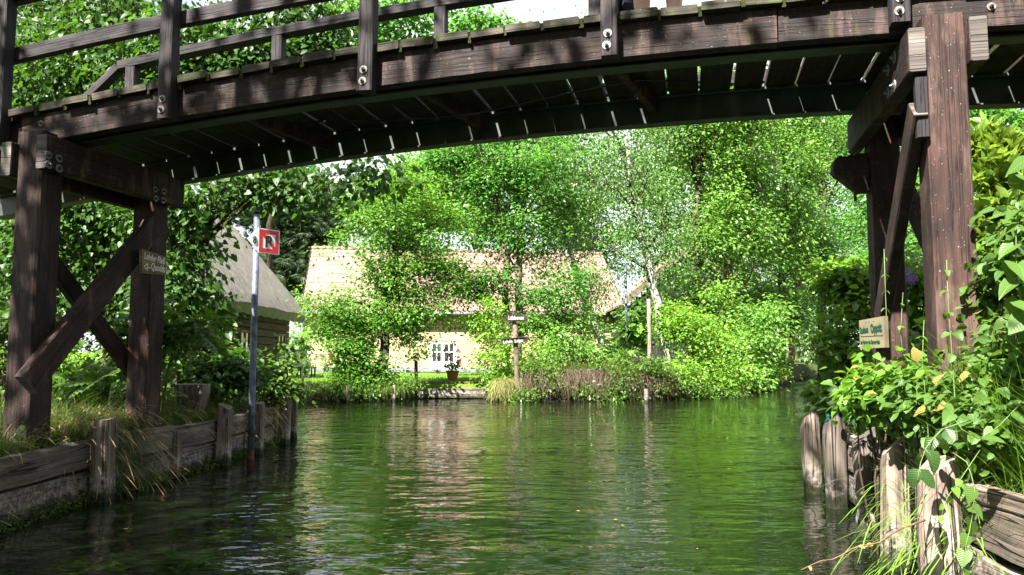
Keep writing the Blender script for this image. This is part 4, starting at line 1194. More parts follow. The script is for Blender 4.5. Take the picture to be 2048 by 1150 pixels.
def limbs(mb, trunk, trad, C, nl, rmin=.012, k=6, twigs=True):
    """limbs bend from the trunk out to chosen clump centres, twigs run on to the rest"""
    trunk = np.array(trunk)
    sel = C[rng.choice(len(C), min(nl, len(C)), replace=False)]
    nodes = []
    for c in sel:
        lo = trunk[:, 2] < c[2] - .15 * abs(c[2] - trunk[0, 2])
        idx = np.where(lo)[0]
        i = idx[np.argmin(np.linalg.norm(trunk[idx] - c, axis=1) + .0)] if len(idx) else 0
        i = max(1, min(i, len(trunk) - 1)) if len(trunk) > 2 else i
        a = trunk[i]; ln = np.linalg.norm(c - a)
        m1 = a + (c - a) * .4 + rng.normal(0, .05, 3) * ln + np.array([0, 0, .1 * ln]); m2 = a + (c - a) * .75 + rng.normal(0, .04, 3) * ln + np.array([0, 0, .06 * ln])
        r0 = min(trad[i] * .6, max(rmin * 1.5, .018 * ln + rmin))
        mb.tube([a, m1, m2, c], [r0, r0 * .65, r0 * .42, rmin * .6], k, jit=.05)
        nodes += [m1, m2, c]
    if twigs and len(nodes):
        N_ = np.array(nodes)
        for c in C[:: max(1, len(C) // 160)]:
            j = np.argmin(np.linalg.norm(N_ - c, axis=1)); a = N_[j]
            if np.linalg.norm(a - c) < .05: continue
            mb.tube([a, (a + c) / 2 + rng.normal(0, .04, 3), c], [rmin * .7, rmin * .5, rmin * .3], 4)

def tree(name, label, cat, stems, blobs, nclump, per, spread, lsize, tmpl, lmat, bmat, group=None, nl=18, flat=.6, droop=.35, up=1.3, tw=True, rmin=.012):
    """stems: list of (points, radii)"""
    b = np.array(stems[0][0][0]); 
    e = empty(name, (b[0], b[1], max(b[2], gz(b[0], b[1]))), label, cat, group)
    C = blob_points(blobs, nclump)
    mb = MB(); mbl = MB()
    for pts, rad in stems:
        P = [np.array(p, float) for p in pts]; q, rr = [], []
        for i in range(len(P) - 1):
            for f in np.linspace(0, 1, 4)[:-1]:
                q.append(P[i] + (P[i + 1] - P[i]) * f + rng.normal(0, .25 * rad[i], 3) * (i + f > .2)); rr.append(rad[i] + (rad[i + 1] - rad[i]) * f)
        q.append(P[-1]); rr.append(rad[-1])
        q[0] = q[0] - np.array([0, 0, .25])
        mb.tube(q, rr, 10, jit=.06)
        limbs(mbl if bmat is M['birch'] else mb, q, rr, C, max(2, nl // len(stems)), rmin, twigs=tw)
    mb.build('trunk', bmat, e)
    if len(mbl.v): mbl.build('branches', M['bark_dark'], e)
    pos, d, nr = clump_leaves(C, per, spread, flat, droop, up)
    sz = lsize * rng.uniform(.45, 1.35, len(pos))
    leaves('crown', pos, d, nr, sz, tmpl, lmat, e)
    return e
def base(px, py, Y):
    p = at(px, py, Y); p[2] = gz(p[0], p[1]); return p

# ---- trees of the far bank
b0 = base(757, 792, 21.3)
tree('alder_tree', 'round headed alder with a leaning dark trunk before the tiled house', 'tree',
     [([b0, at(770, 710, 21.5), at(766, 640, 21.7), at(790, 520, 21.8), at(800, 400, 22)], [.17, .14, .11, .07, .03])],
     [Bm(790, 470, 115, 125, 22), Bm(775, 600, 130, 90, 21.8), Bm(770, 400, 70, 70, 22), Bm(690, 640, 60, 70, 21.4), Bm(700, 725, 50, 45, 21.2, .8), Bm(845, 610, 60, 75, 21.8), Bm(835, 690, 35, 30, 21.6, .3), Bm(740, 700, 60, 40, 21.4, .6), Bm(655, 640, 30, 25, 21.2, .2), Bm(880, 560, 45, 60, 22, .6), Bm(725, 765, 60, 25, 21.1, .5)],
     620, 58, .23, .105, 'fold', M['leaf_alder'], M['bark_dark'], nl=26)
b0 = base(1012, 760, 23.5); b1 = base(1040, 760, 23.8)
tree('maple_tree', 'tall twin stemmed maple behind the wooden signpost', 'tree',
     [([b0, at(1014, 640, 23.6), at(1012, 520, 23.8), at(985, 380, 24), at(960, 300, 24)], [.14, .12, .1, .07, .03]), ([b1, at(1036, 600, 23.8), at(1040, 450, 24), at(1035, 300, 24.2), at(1030, 200, 24.4)], [.13, .11, .09, .06, .03])],
     [Bm(1040, 330, 150, 80, 24), Bm(960, 350, 90, 70, 23.8), Bm(1080, 440, 100, 90, 24), Bm(1060, 540, 100, 70, 23.6), Bm(970, 590, 45, 40, 23.4, .6), Bm(1000, 460, 70, 60, 24), Bm(1100, 590, 55, 50, 23.2, .7), Bm(1000, 200, 160, 90, 24.5), Bm(890, 310, 50, 40, 23.8, .8)],
     500, 60, .28, .12, 'fold', M['leaf_ash'], M['bark_grey'], nl=30)
b0 = base(1338, 740, 24)
tree('birch_tree', 'white trunked birch with drooping fine foliage beside the wooden pole', 'tree',
     [([b0, at(1318, 640, 24.1), at(1300, 540, 24.2), at(1272, 420, 24.4), at(1250, 260, 24.6), at(1235, 60, 25)], [.16, .13, .115, .095, .07, .03])],
     [Bm(1230, 300, 110, 110, 24.5), Bm(1180, 400, 70, 130, 24.3), Bm(1290, 390, 60, 120, 24.6), Bm(1200, 150, 130, 110, 25), Bm(1180, 560, 50, 70, 24, .8), Bm(1350, 470, 40, 70, 24.4, .6), Bm(1262, 300, 45, 90, 23.9, .9), Bm(1280, 450, 45, 80, 23.6, .9), Bm(1120, 60, 110, 70, 25, 1.2), Bm(1260, 40, 110, 80, 25, 1.2)],
     380, 56, .28, .088, 'fold', M['leaf_birch'], M['birch'], nl=30, flat=1.5, droop=1.1, up=.7)
b0 = base(1232, 705, 25.5)
tree('birch_tree', 'short leaning birch stem half hidden in shrubs left of the metal pole', 'tree',
     [([b0, at(1185, 640, 26), at(1150, 540, 26.5), at(1130, 440, 27)], [.17, .13, .1, .05])],
     [Bm(1140, 470, 70, 70, 27), Bm(1170, 560, 50, 50, 26.5), Bm(1100, 400, 60, 60, 27)], 110, 40, .24, .085, 'fold', M['leaf_birch'], M['birch'], nl=10, flat=1.2, droop=.9)
tr = [
 ('broadleaf_tree', 'tall bright green tree directly right of the birch crown', [(1385, 745, 28), (1390, 560, 28.4), (1400, 300, 29), (1405, 120, 29.5)], .2, [(1400, 300, 80, 110, 29), (1420, 450, 80, 90, 28.6), (1380, 180, 110, 100, 29), (1375, 560, 60, 70, 28.2)], 'leaf_far_yellow', 'bark_dark'),
 ('pine_tree', 'reddish trunked tree rising out of the hazel bushes on the far bank', [(1458, 700, 30), (1460, 600, 30), (1462, 420, 30.5), (1480, 200, 31)], .27, [(1480, 330, 90, 110, 31), (1500, 480, 70, 70, 30.5), (1470, 200, 110, 100, 31)], 'leaf_far_yellow', 'bark_red'),
 ('broadleaf_tree', 'dense dark green tree over the bend of the right canal', [(1560, 740, 33), (1565, 560, 33), (1570, 350, 33.5), (1570, 200, 34)], .2, [(1560, 330, 80, 100, 33.5), (1590, 450, 70, 90, 33), (1540, 560, 70, 70, 32.5), (1600, 220, 110, 100, 34)], 'leaf_far_yellow', 'bark_dark'),
 ('broadleaf_tree', 'tall tree by the far end of the canal left of the right support posts', [(1640, 745, 41), (1645, 560, 41), (1650, 350, 41), (1650, 220, 42)], .24, [(1650, 320, 75, 90, 41.5), (1680, 430, 60, 90, 41), (1650, 540, 60, 70, 40), (1690, 250, 80, 90, 42)], 'leaf_far', 'bark_dark'),
 ('broadleaf_tree', 'leaning thin red trunk tree at the water where the canal narrows', [(1578, 735, 36), (1588, 660, 36), (1592, 540, 36.5), (1600, 420, 37)], .16, [(1600, 470, 70, 70, 37), (1570, 600, 60, 50, 36)], 'leaf_far', 'bark_red'),
]
for nm, lab, st, r0, bl, lm, bk in tr:
    pts = [base(*st[0])] + [at(*q) for q in st[1:]]
    tree(nm, lab, 'tree', [(pts, [r0, r0 * .8, r0 * .55, r0 * .25])], [Bm(*q) for q in bl], 360, 50, .4, .155, 'fold', M[lm], M[bk], 'trees along the right far bank', nl=22)
# background trees behind the houses
bgt = [
 ('pine_tree', 'dark pine behind the thatched roof left of the sky gap', (560, 52), [(540, 400, 80, 60), (500, 300, 80, 70), (600, 430, 70, 50), (570, 480, 70, 40), (600, 540, 60, 60), (530, 560, 60, 60)], 'leaf_needle', 'needle', .36),
 ('broadleaf_tree', 'mid green tree between the two roofs', (610, 58), [(600, 380, 60, 60), (640, 440, 60, 50), (650, 420, 40, 40), (560, 340, 60, 60), (590, 520, 50, 60)], 'leaf_far', 'fold', .26),
 ('broadleaf_tree', 'sunlit tree behind the tiled ridge right of the sky gap', (800, 62), [(800, 400, 90, 60), (840, 340, 60, 40), (760, 440, 60, 40), (880, 400, 60, 60)], 'leaf_far_yellow', 'fold', .28),
 ('broadleaf_tree', 'pale distant tree behind the tiled ridge and the maple', (950, 66), [(960, 420, 80, 60), (920, 330, 70, 60), (1000, 350, 80, 70)], 'leaf_far', 'fold', .28),
 ('broadleaf_tree', 'distant tree behind the right end of the tiled roof', (1150, 60), [(1140, 400, 90, 110), (1200, 480, 80, 60), (1100, 280, 100, 80)], 'leaf_far_yellow', 'fold', .27),
 ('broadleaf_tree', 'distant tree behind the barn and birch', (1330, 56), [(1310, 400, 90, 120), (1350, 520, 80, 70), (1300, 260, 100, 80)], 'leaf_far', 'fold', .26),
 ('broadleaf_tree', 'distant tree closing the view behind the reddish trunk', (1480, 55), [(1450, 400, 100, 130), (1500, 560, 90, 80), (1400, 600, 70, 50), (1480, 250, 110, 80)], 'leaf_far_yellow', 'fold', .26),
 ('broadleaf_tree', 'distant tree closing the end of the right canal', (1620, 62), [(1600, 420, 90, 120), (1640, 580, 90, 80), (1600, 660, 60, 40), (1620, 260, 100, 90)], 'leaf_far', 'fold', .26),
 ('broadleaf_tree', 'distant tree behind the right support posts', (1780, 50), [(1760, 400, 100, 130), (1800, 560, 100, 80), (1740, 260, 80, 80)], 'leaf_far', 'fold', .25),
]
for nm, lab, (px, Y), bl, lm, tp, ls in bgt:
    b0 = base(px, 740, Y); top = at(px, bl[0][1] - bl[0][3] * .8, Y)
    tree(nm, lab, 'tree', [([b0, b0 + (top - b0) * .4 + np.array([.2, 0, 0]), top], [.3, .22, .05])], [Bm(*q, Y) for q in bl], 460 if px < 900 else 300, 48, .66, ls * 1.15, tp, M[lm], M['bark_dark'], 'trees behind the houses', nl=16, rmin=.02)

# ---- lindens of the left bank, close behind the bridge
def linden(label, b, stems, blobs, nc, per=40, sp=.2, ls=.092):
    return tree('linden_tree', label, 'tree', stems, blobs, nc, per, sp, ls, 'heart', M['leaf_linden'], M['bark_dark'], 'lindens on the left bank', nl=26, droop=.7, up=1.0, flat=.7)
b0 = base(395, 780, 10.4); b1 = base(430, 770, 10.7)
linden('many stemmed linden behind the direction board, leaves hanging before the thatched roof', b0,
       [([b0, at(392, 600, 10.4), at(420, 420, 10.6), at(450, 200, 10.8), at(480, 40, 11)], [.075, .06, .05, .04, .02]), ([b1, at(400, 560, 10.6), at(370, 420, 10.6), at(330, 220, 10.8)], [.06, .05, .04, .02])],
       [Bm(375, 425, 45, 50, 10.4, .35), Bm(350, 550, 35, 60, 10.3, .35), Bm(520, 370, 75, 22, 10.2, .22), Bm(620, 375, 50, 20, 10.2, .08), Bm(455, 590, 40, 12, 10.0, .025), Bm(400, 680, 30, 30, 10.2, .08), Bm(752, 340, 20, 32, 9.6, .06), Bm(365, 640, 45, 60, 10.3, .35),
        Bm(420, 120, 160, 100, 11.2, 2.6), Bm(580, 60, 120, 70, 11.0, 1.2), Bm(650, 150, 70, 60, 11.0, .55)], 470, 40, .25)
b0 = base(215, 760, 12.2)
linden('linden with a dark forked trunk behind the left support posts', b0,
       [([b0, at(215, 500, 12.4), at(205, 200, 12.6), at(195, -60, 13)], [.14, .12, .09, .05])],
       [Bm(180, 560, 90, 80, 12.3, .9), Bm(300, 600, 60, 90, 12.0, .6), Bm(150, 120, 150, 120, 12.6, 2.4), Bm(270, 60, 110, 90, 12.6, 1.3), Bm(330, 470, 60, 60, 12.2, .6), Bm(60, 520, 60, 100, 12.4, .6), Bm(170, 430, 100, 50, 12.0, .8)], 470, 40, .27)
b0 = base(30, 770, 13.5)
linden('lighter linden at the left edge beyond the bridge railing', b0,
       [([b0, at(90, 500, 13.6), at(110, 150, 14), at(140, -100, 14.2)], [.16, .13, .1, .05])],
       [Bm(60, 180, 90, 130, 14, 1.8), Bm(130, 250, 80, 70, 13.6, .8), Bm(20, 450, 60, 110, 13.6, .8), Bm(40, 640, 80, 70, 13.2, .7), Bm(160, 30, 150, 90, 14.3, 1.4)], 400, 40, .3)
b0 = base(535, 745, 37)
tree('broadleaf_tree', 'high bright tree whose boughs fill the sky above the middle railing', 'tree',
     [([b0, at(545, 450, 36), at(600, 230, 31), at(740, 70, 26)], [.24, .2, .14, .05])],
     [Bm(800, 40, 130, 60, 25, 1.6), Bm(950, 70, 90, 45, 25, .9), Bm(700, 110, 90, 60, 26, .9), Bm(880, 110, 70, 25, 25, .4), Bm(1030, 40, 60, 30, 25, .35)], 190, 42, .33, .17, 'ovate', M['leaf_far'], M['bark_dark'], nl=20)

# ---- shrubs
def shrub(label, px, pyb, Y, blobs, nc, per, sp, ls, tmpl, lm, group=None, name='shrub', cat='shrub', stems=7, stem_mat='twig', droop=.3, up=1.2, flat=.7, rmin=.006):
    b0 = base(px, pyb, Y)
    e = empty(name, b0, label, cat, group)
    C = blob_points(blobs, nc); mb = MB()
    sel = C[rng.choice(nc, min(nc, stems), replace=False)]
    nodes = []
    for c in sel:
        a = b0 + np.array([rng.normal(0, .12), rng.normal(0, .12), -.08])
        m1 = a + (c - a) * .5 + np.array([rng.normal(0, .05), rng.normal(0, .05), .12 * np.linalg.norm(c - a)])
        mb.tube([a, m1, c], [rmin * 2.6, rmin * 1.8, rmin * .7], 6); nodes += [m1, (m1 + c) / 2, c]
    N_ = np.array(nodes)
    for c in C[:: max(1, nc // 90)]:
        a = N_[np.argmin(np.linalg.norm(N_ - c, axis=1))]
        if np.linalg.norm(a - c) > .04: mb.tube([a, (a + c) / 2 + np.array([0, 0, .03]), c], [rmin, rmin * .7, rmin * .4], 4)
    mb.build('stems', M[stem_mat], e)
    pos, d, nr = clump_leaves(C, per, sp, flat, droop, up)
    leaves('foliage', pos, d, nr, ls * rng.uniform(.4, 1.25, len(pos)), tmpl, M[lm], e)
    return e
G1 = 'shrubs on the far bank'
shrub('bushy shrub wrapped round the foot of the wooden signpost', 1000, 765, 21.8, [Bm(985, 690, 40, 65, 21.9), Bm(1065, 720, 40, 45, 22), Bm(1000, 750, 45, 25, 21.5), Bm(975, 630, 35, 40, 22.2, .4)], 190, 34, .16, .1, 'fold', 'leaf_shrub', G1)
shrub('pale green shrub between signpost and house corner', 1130, 745, 23.0, [Bm(1130, 690, 65, 50, 23), Bm(1085, 650, 45, 45, 23.4), Bm(1190, 720, 45, 30, 22.6), Bm(1160, 640, 45, 45, 23.5), Bm(1070, 720, 40, 30, 22.4)], 260, 36, .18, .11, 'fold', 'leaf_far_yellow', G1)
shrub('tall feathery sumach before the black barn wall', 1265, 730, 25.5, [Bm(1270, 660, 40, 50, 25.5), Bm(1290, 620, 25, 25, 25.8, .4), Bm(1240, 700, 40, 30, 25.2)], 70, 12, .2, .34, 'ash', 'leaf_far_yellow', G1)
shrub('large hazel bush overhanging the water right of the birch', 1400, 770, 23.5, [Bm(1400, 690, 70, 60, 23.6), Bm(1370, 755, 70, 34, 22.4), Bm(1460, 745, 45, 40, 23.0), Bm(1430, 630, 40, 50, 24, .6), Bm(1350, 640, 30, 40, 24, .4)], 250, 36, .26, .12, 'fold', 'leaf_shrub', G1)
shrub('bright hazel bush in front of the reddish trunk', 1470, 755, 27, [Bm(1480, 690, 70, 60, 27), Bm(1430, 620, 60, 50, 28), Bm(1520, 640, 60, 50, 28), Bm(1490, 760, 50, 26, 26)], 280, 38, .24, .15, 'fold', 'leaf_far_yellow', G1)
shrub('leafy bush trailing into the canal at the narrowing', 1545, 750, 30, [Bm(1530, 715, 45, 40, 30), Bm(1515, 755, 45, 16, 28.6), Bm(1560, 738, 25, 14, 32)], 110, 36, .24, .15, 'fold', 'leaf_shrub', G1)
shrub('low alder scrub at the bank edge under the alder', 690, 775, 21, [Bm(700, 765, 70, 22, 21.1), Bm(800, 772, 40, 20, 21.1), Bm(620, 780, 30, 14, 20.8, .2)], 80, 30, .14, .09, 'fold', 'leaf_under', G1)
shrub('ivy and nettles hanging down the far bank below the stump', 1180, 795, 21.1, [Bm(1100, 785, 80, 16, 20.7), Bm(1230, 780, 90, 22, 20.9), Bm(1050, 785, 40, 16, 20.6), Bm(1320, 780, 60, 22, 21.2), Bm(1090, 745, 40, 34, 20.9, .7), Bm(1250, 745, 45, 36, 21.0, .7), Bm(1310, 740, 45, 40, 21.4, .8)], 210, 26, .13, .085, 'fold', 'leaf_under', G1)
shrub('drooping grey green willow at the canal end', 1605, 740, 52, [Bm(1600, 660, 40, 60, 52), Bm(1640, 690, 40, 40, 50)], 110, 34, .4, .24, 'fold', 'leaf_birch', G1, flat=1.6, droop=1.2, up=.5)
shrub('sunlit bush in the gap between the thatched cottage and the tiled house', 604, 745, 34, [Bm(603, 690, 16, 50, 34), Bm(590, 730, 30, 18, 33), Bm(600, 610, 16, 40, 37)], 90, 36, .2, .14, 'fold', 'leaf_far_yellow', G1)
shrub('dark trailing bramble mound at the water below the birch', 1345, 785, 21.9, [Bm(1340, 770, 45, 22, 21.9), Bm(1390, 785, 45, 14, 21.8), Bm(1300, 775, 30, 18, 21.6), Bm(1450, 785, 50, 12, 22.6)], 120, 28, .15, .09, 'fold', 'leaf_under', G1)
# left bank
G2 = 'undergrowth on the left bank'
shrub('ash sapling with fresh compound leaves by the left support posts', 300, 770, 8.0, [Bm(285, 680, 50, 40, 8.0), Bm(345, 650, 40, 22, 8.0, .3), Bm(250, 750, 50, 25, 8.0), Bm(340, 740, 40, 25, 7.9)], 62, 5, .12, .24, 'ash', 'leaf_under', G2, stems=12, up=1.6, stem_mat='green_stem')
shrub('fern like undergrowth filling the ground between the left support posts', 190, 790, 8.6, [Bm(180, 755, 60, 28, 8.7), Bm(110, 765, 50, 22, 8.5), Bm(240, 775, 40, 18, 8.3)], 46, 5, .12, .2, 'ash', 'leaf_under', G2, stems=12, up=1.5, stem_mat='green_stem')
shrub('dark elder bush between the left posts and the sign pole', 430, 790, 9.8, [Bm(410, 740, 50, 40, 9.8), Bm(370, 740, 50, 40, 9.6), Bm(465, 745, 30, 28, 10, .5), Bm(430, 778, 70, 18, 9.5)], 110, 26, .14, .085, 'ovate', 'leaf_linden', G2)
shrub('leafy bush at the tip of the left bank behind the sign pole', 550, 800, 11.0, [Bm(545, 735, 30, 30, 11, .3), Bm(565, 785, 28, 24, 10.9, .5), Bm(520, 770, 40, 36, 10.8, .6), Bm(585, 690, 22, 20, 11.4, .08)], 60, 26, .13, .085, 'ovate', 'leaf_under', G2)
shrub('sunlit yellow green weed clump behind the left brace', 150, 775, 9.5, [Bm(140, 740, 50, 25, 9.5), Bm(200, 760, 40, 20, 9.2), Bm(60, 760, 50, 25, 9.6)], 70, 24, .12, .07, 'ovate', 'leaf_shrub', G2)
shrub('nettle patch at the left edge behind the outer post', 10, 790, 8.6, [Bm(0, 720, 40, 60, 8.8), Bm(10, 640, 30, 40, 9)], 60, 24, .14, .08, 'ovate', 'leaf_under', G2)
# right bank
G3 = 'shrubs on the right bank'
shrub('rhododendron with glossy leaf rosettes behind the right support post', 1990, 560, 8.2, [Bm(1985, 360, 60, 60, 8.2), Bm(1960, 460, 45, 50, 8.0), Bm(2040, 420, 60, 90, 8.2), Bm(1980, 310, 40, 25, 8.4, .3)], 170, 4, .13, .17, 'whorl', 'leaf_rhodo', G3, 'rhododendron', stems=14, flat=.8, droop=-.3, up=1.6)
shrub('bright currant bush leaning over the canal left of the right posts', 1690, 800, 7.6, [Bm(1710, 640, 45, 60, 7.6), Bm(1690, 700, 40, 50, 7.4), Bm(1720, 760, 45, 45, 7.3), Bm(1670, 785, 22, 20, 7.2, .2), Bm(1740, 620, 50, 60, 7.8), Bm(1690, 560, 40, 30, 7.9, .35), Bm(1760, 720, 50, 60, 7.2)], 210, 22, .11, .082, 'ovate', 'leaf_shrub', G3, stems=14)
shrub('broad bush between the two right support posts', 1850, 760, 7.0, [Bm(1830, 600, 60, 80, 7.4), Bm(1800, 700, 60, 60, 6.6), Bm(1840, 760, 60, 40, 6.0)], 120, 22, .11, .085, 'ovate', 'leaf_shrub', G3)
shrub('viburnum with large leaves at the right edge of the bank', 2050, 760, 4.4, [Bm(2030, 600, 50, 90, 4.4), Bm(1980, 700, 60, 60, 4.3), Bm(2020, 760, 60, 60, 4.1), Bm(1995, 570, 30, 50, 4.6, .4), Bm(2050, 470, 40, 70, 4.3, .6)], 130, 11, .09, .07, 'ovate', 'leaf_bind', G3, stems=14, rmin=.004)
shrub('mixed leafy bush burying the foot of the big right post', 1900, 830, 4.25, [Bm(1880, 800, 45, 45, 4.25), Bm(1950, 810, 50, 60, 4.0), Bm(1840, 800, 45, 45, 4.4), Bm(2000, 850, 60, 50, 3.8), Bm(2030, 700, 50, 80, 4.0)], 150, 10, .07, .075, 'ovate', 'leaf_bind', G3, stems=16, rmin=.004)
shrub('low green sprays round the stake of the inn sign', 1760, 800, 4.85, [Bm(1750, 785, 40, 35, 4.75), Bm(1800, 760, 30, 40, 4.6), Bm(1715, 795, 40, 28, 4.9)], 60, 12, .07, .065, 'ovate', 'leaf_shrub', G3, stems=10, rmin=.004)
shrub('shaded undergrowth behind the slant cut piles', 1800, 850, 5.8, [Bm(1760, 800, 50, 30, 6.0), Bm(1830, 810, 60, 30, 5.4), Bm(1890, 800, 50, 40, 5.0), Bm(1730, 800, 40, 25, 6.4)], 95, 16, .09, .075, 'ovate', 'leaf_dark', G3)
shrub('dark backing thicket behind the rhododendron', 2040, 700, 10.5, [Bm(1990, 560, 90, 110, 10.5), Bm(1960, 260, 80, 50, 12, 1), Bm(2060, 280, 80, 80, 12, 1), Bm(1930, 640, 80, 60, 9.5)], 240, 26, .18, .1, 'ovate', 'leaf_ash', G3, stems=16)
shrub('hornbeam thicket on the right bank beyond the trestle', 1800, 690, 12, [Bm(1760, 500, 60, 120, 12.5), Bm(1830, 420, 60, 120, 12.5), Bm(1790, 620, 60, 80, 11), Bm(1740, 560, 20, 50, 12, .2)], 190, 28, .18, .1, 'fold', 'leaf_ash', G3, stems=16)
b0 = base(1990, 700, 15)
tree('broadleaf_tree', 'tree on the right bank rising above the bridge end', 'tree', [([b0, at(1985, 400, 15), at(1960, 100, 15.5)], [.18, .14, .06])],
     [Bm(1980, 240, 110, 70, 14.5), Bm(2000, 60, 130, 100, 15.5, 2), Bm(1880, 120, 90, 80, 15.5, 1)], 150, 34, .26, .13, 'ovate', M['leaf_ash'], M['bark_dark'], nl=16)

# ---- single stems: nettles, bindweed, bramble
def stem_plant(name, label, cat, path, lsz, tmpl, lm, n, pair=True, sm='green_stem', r=.004, group=None, droop=.5, taper=.6):
    P = np.array(path, float)
    e = empty(name, P[0], label, cat, group)
    seg = np.linalg.norm(np.diff(P, axis=0), axis=1); cum = np.concatenate([[0], np.cumsum(seg)])
    ev = lambda t: np.array([np.interp(t, cum, P[:, k]) for k in range(3)])
    ts = np.linspace(0, cum[-1], max(6, len(P) * 2))
    mb = MB(); mb.tube([ev(t) for t in ts], [r * (1 - .6 * t / cum[-1]) for t in ts], 6); mb.build('stem', M[sm], e)
    pos, d, nr, sz = [], [], [], []
    for i in range(n):
        t = cum[-1] * (.12 + .88 * (i + .5) / n); p = ev(t); a = i * 1.7 + rng.normal(0, .4)
        for q in ((0, math.pi) if pair else (0,)):
            pos.append(p); d.append((math.cos(a + q), math.sin(a + q), -droop + rng.normal(0, .2))); nr.append((rng.normal(0, .25), -.35 + rng.normal(0, .25), 1)); sz.append(lsz * (1 - taper * (t / cum[-1]) ** 1.5) * rng.uniform(.75, 1.15))
    for i in range(len(pos)):
        leaves('leaf', np.array(pos[i:i + 1]), np.array(d[i:i + 1]), np.array(nr[i:i + 1]), np.array(sz[i:i + 1]), tmpl, M[lm], e)
    return e
G4 = 'weeds on the right bank'
stem_plant('nettle', 'tall nettle rising in front of the rear right support post', 'nettle', [base(1775, 850, 5.0), at(1778, 760, 4.95), at(1772, 620, 4.9), at(1768, 498, 4.9)], .085, 'lance', 'leaf_bind', 17, group=G4, r=.005)
stem_plant('nettle', 'flowering nettle rising before the foot of the big right post', 'nettle', [base(1915, 860, 3.9), at(1908, 760, 3.9), at(1898, 640, 3.9), at(1893, 520, 3.9)], .095, 'ovate', 'leaf_bind', 15, group=G4, r=.005)
stem_plant('nettle', 'young nettle beside the inn sign', 'nettle', [base(1810, 850, 4.8), at(1812, 760, 4.75), at(1800, 680, 4.7), at(1806, 585, 4.7)], .085, 'ovate', 'leaf_shrub', 11, group=G4)
stem_plant('bindweed', 'bindweed with heart shaped leaves hanging down the near right planks', 'bindweed', [at(1905, 905, 3.4), at(1935, 925, 3.28), at(1950, 975, 3.24), at(1944, 1040, 3.22), at(1930, 1100, 3.2), at(1925, 1180, 3.2)], .082, 'heart', 'leaf_bind', 9, False, r=.0025, group=G4, droop=1.6, taper=.1)
stem_plant('bindweed', 'small bindweed tendril crossing the face of the nearest pile', 'bindweed', [at(1960, 900, 3.3), at(1920, 960, 3.25), at(1890, 1000, 3.22), at(1880, 1050, 3.2), at(1892, 1090, 3.2)], .045, 'heart', 'leaf_shrub', 9, False, r=.0018, group=G4, droop=1.0, taper=.2)
stem_plant('bindweed', 'bindweed runner with broad leaves over the right plank top', 'bindweed', [at(2048, 800, 3.6), at(2000, 850, 3.5), at(1960, 880, 3.45), at(1925, 860, 3.5), at(1880, 800, 3.7)], .09, 'heart', 'leaf_bind', 8, False, r=.0025, group=G4, droop=.5, taper=.2)
stem_plant('dogwood', 'dogwood spray with large dark veined leaves hanging before the piles', 'dogwood', [at(1940, 840, 3.6), at(1880, 860, 3.45), at(1845, 905, 3.35), at(1835, 960, 3.3)], .105, 'ovate', 'leaf_dark', 5, True, r=.004, group=G4, droop=1.3, taper=.1)
stem_plant('bramble', 'bare reddish bramble shoot reaching out over the water at the bottom', 'bramble', [at(1850, 1040, 3.2), at(1790, 1062, 3.16), at(1755, 1088, 3.15), at(1712, 1092, 3.12), at(1672, 1118, 3.1), at(1640, 1122, 3.1), at(1602, 1140, 3.08)], .035, 'ovate', 'leaf_yellow', 7, False, 'red_stem', .0045, G4, .2, .3)
stem_plant('vine', 'climbing vine with broad lobed leaves at the right edge of view', 'vine', [at(2070, 700, 3.5), at(2040, 600, 3.5), at(2030, 500, 3.5), at(2040, 380, 3.5), at(2060, 300, 3.5)], .125, 'heart', 'leaf_bind', 10, True, r=.004, group=G4, droop=.5, taper=.1)
stem_plant('dogwood', 'yellowing shoot leaning left of the big right post', 'dogwood', [base(1860, 860, 4.1), at(1850, 760, 4.1), at(1840, 700, 4.1), at(1848, 640, 4.1)], .1, 'ovate', 'leaf_shrub', 8, group=G4)
stem_plant('dogwood', 'arching spray of ovate leaves over the tops of the slant cut piles', 'dogwood', [base(1850, 850, 4.8), at(1800, 790, 4.7), at(1750, 775, 4.7), at(1690, 805, 4.8)], .085, 'ovate', 'leaf_shrub', 9, group=G4)
e = stem_plant('buddleia', 'purple flower spike glowing between the right support posts', 'flower', [base(1815, 700, 6.6), at(1816, 620, 6.6), at(1817, 560, 6.6)], .08, 'lance', 'leaf_shrub', 8)
C = at(1818, 553, 6.6) + rng.normal(0, 1, (160, 3)) * np.array([.03, .03, .035])
leaves('blossom', C, rand_dirs(160, .3), rand_dirs(160), .022, 'fold', M['petal_lilac'], e)

# geranium stems, leaves and flower heads of the pot
heads = [(890, 700), (914, 702), (877, 716), (898, 712), (874, 742), (905, 690), (918, 722)]
mb = MB(); C0 = pot_p + np.array([0, 0, .3])
for px, py in heads:
    q = at(px, py, pot_p[1] - .05); mb.tube([C0, (C0 + q) / 2 + rng.normal(0, .04, 3), q], [.008, .006, .004], 5)
    Cq = q + rng.normal(0, 1, (60, 3)) * .045; leaves('blossom', Cq, rand_dirs(60, .4), rand_dirs(60, .5), .05, 'fold', M['petal'], pot_e)
mb.build('stems', M['green_stem'], pot_e)
C = np.concatenate([pot_p + np.array([0, 0, .46]) + rng.normal(0, 1, (110, 3)) * np.array([.13, .13, .07]), pot_p + np.array([0, 0, .8]) + rng.normal(0, 1, (26, 3)) * np.array([.13, .1, .22])])
leaves('foliage', C, rand_dirs(len(C), .2), rand_dirs(len(C), 1.2), .08, 'round', M['leaf_far_yellow'], pot_e)

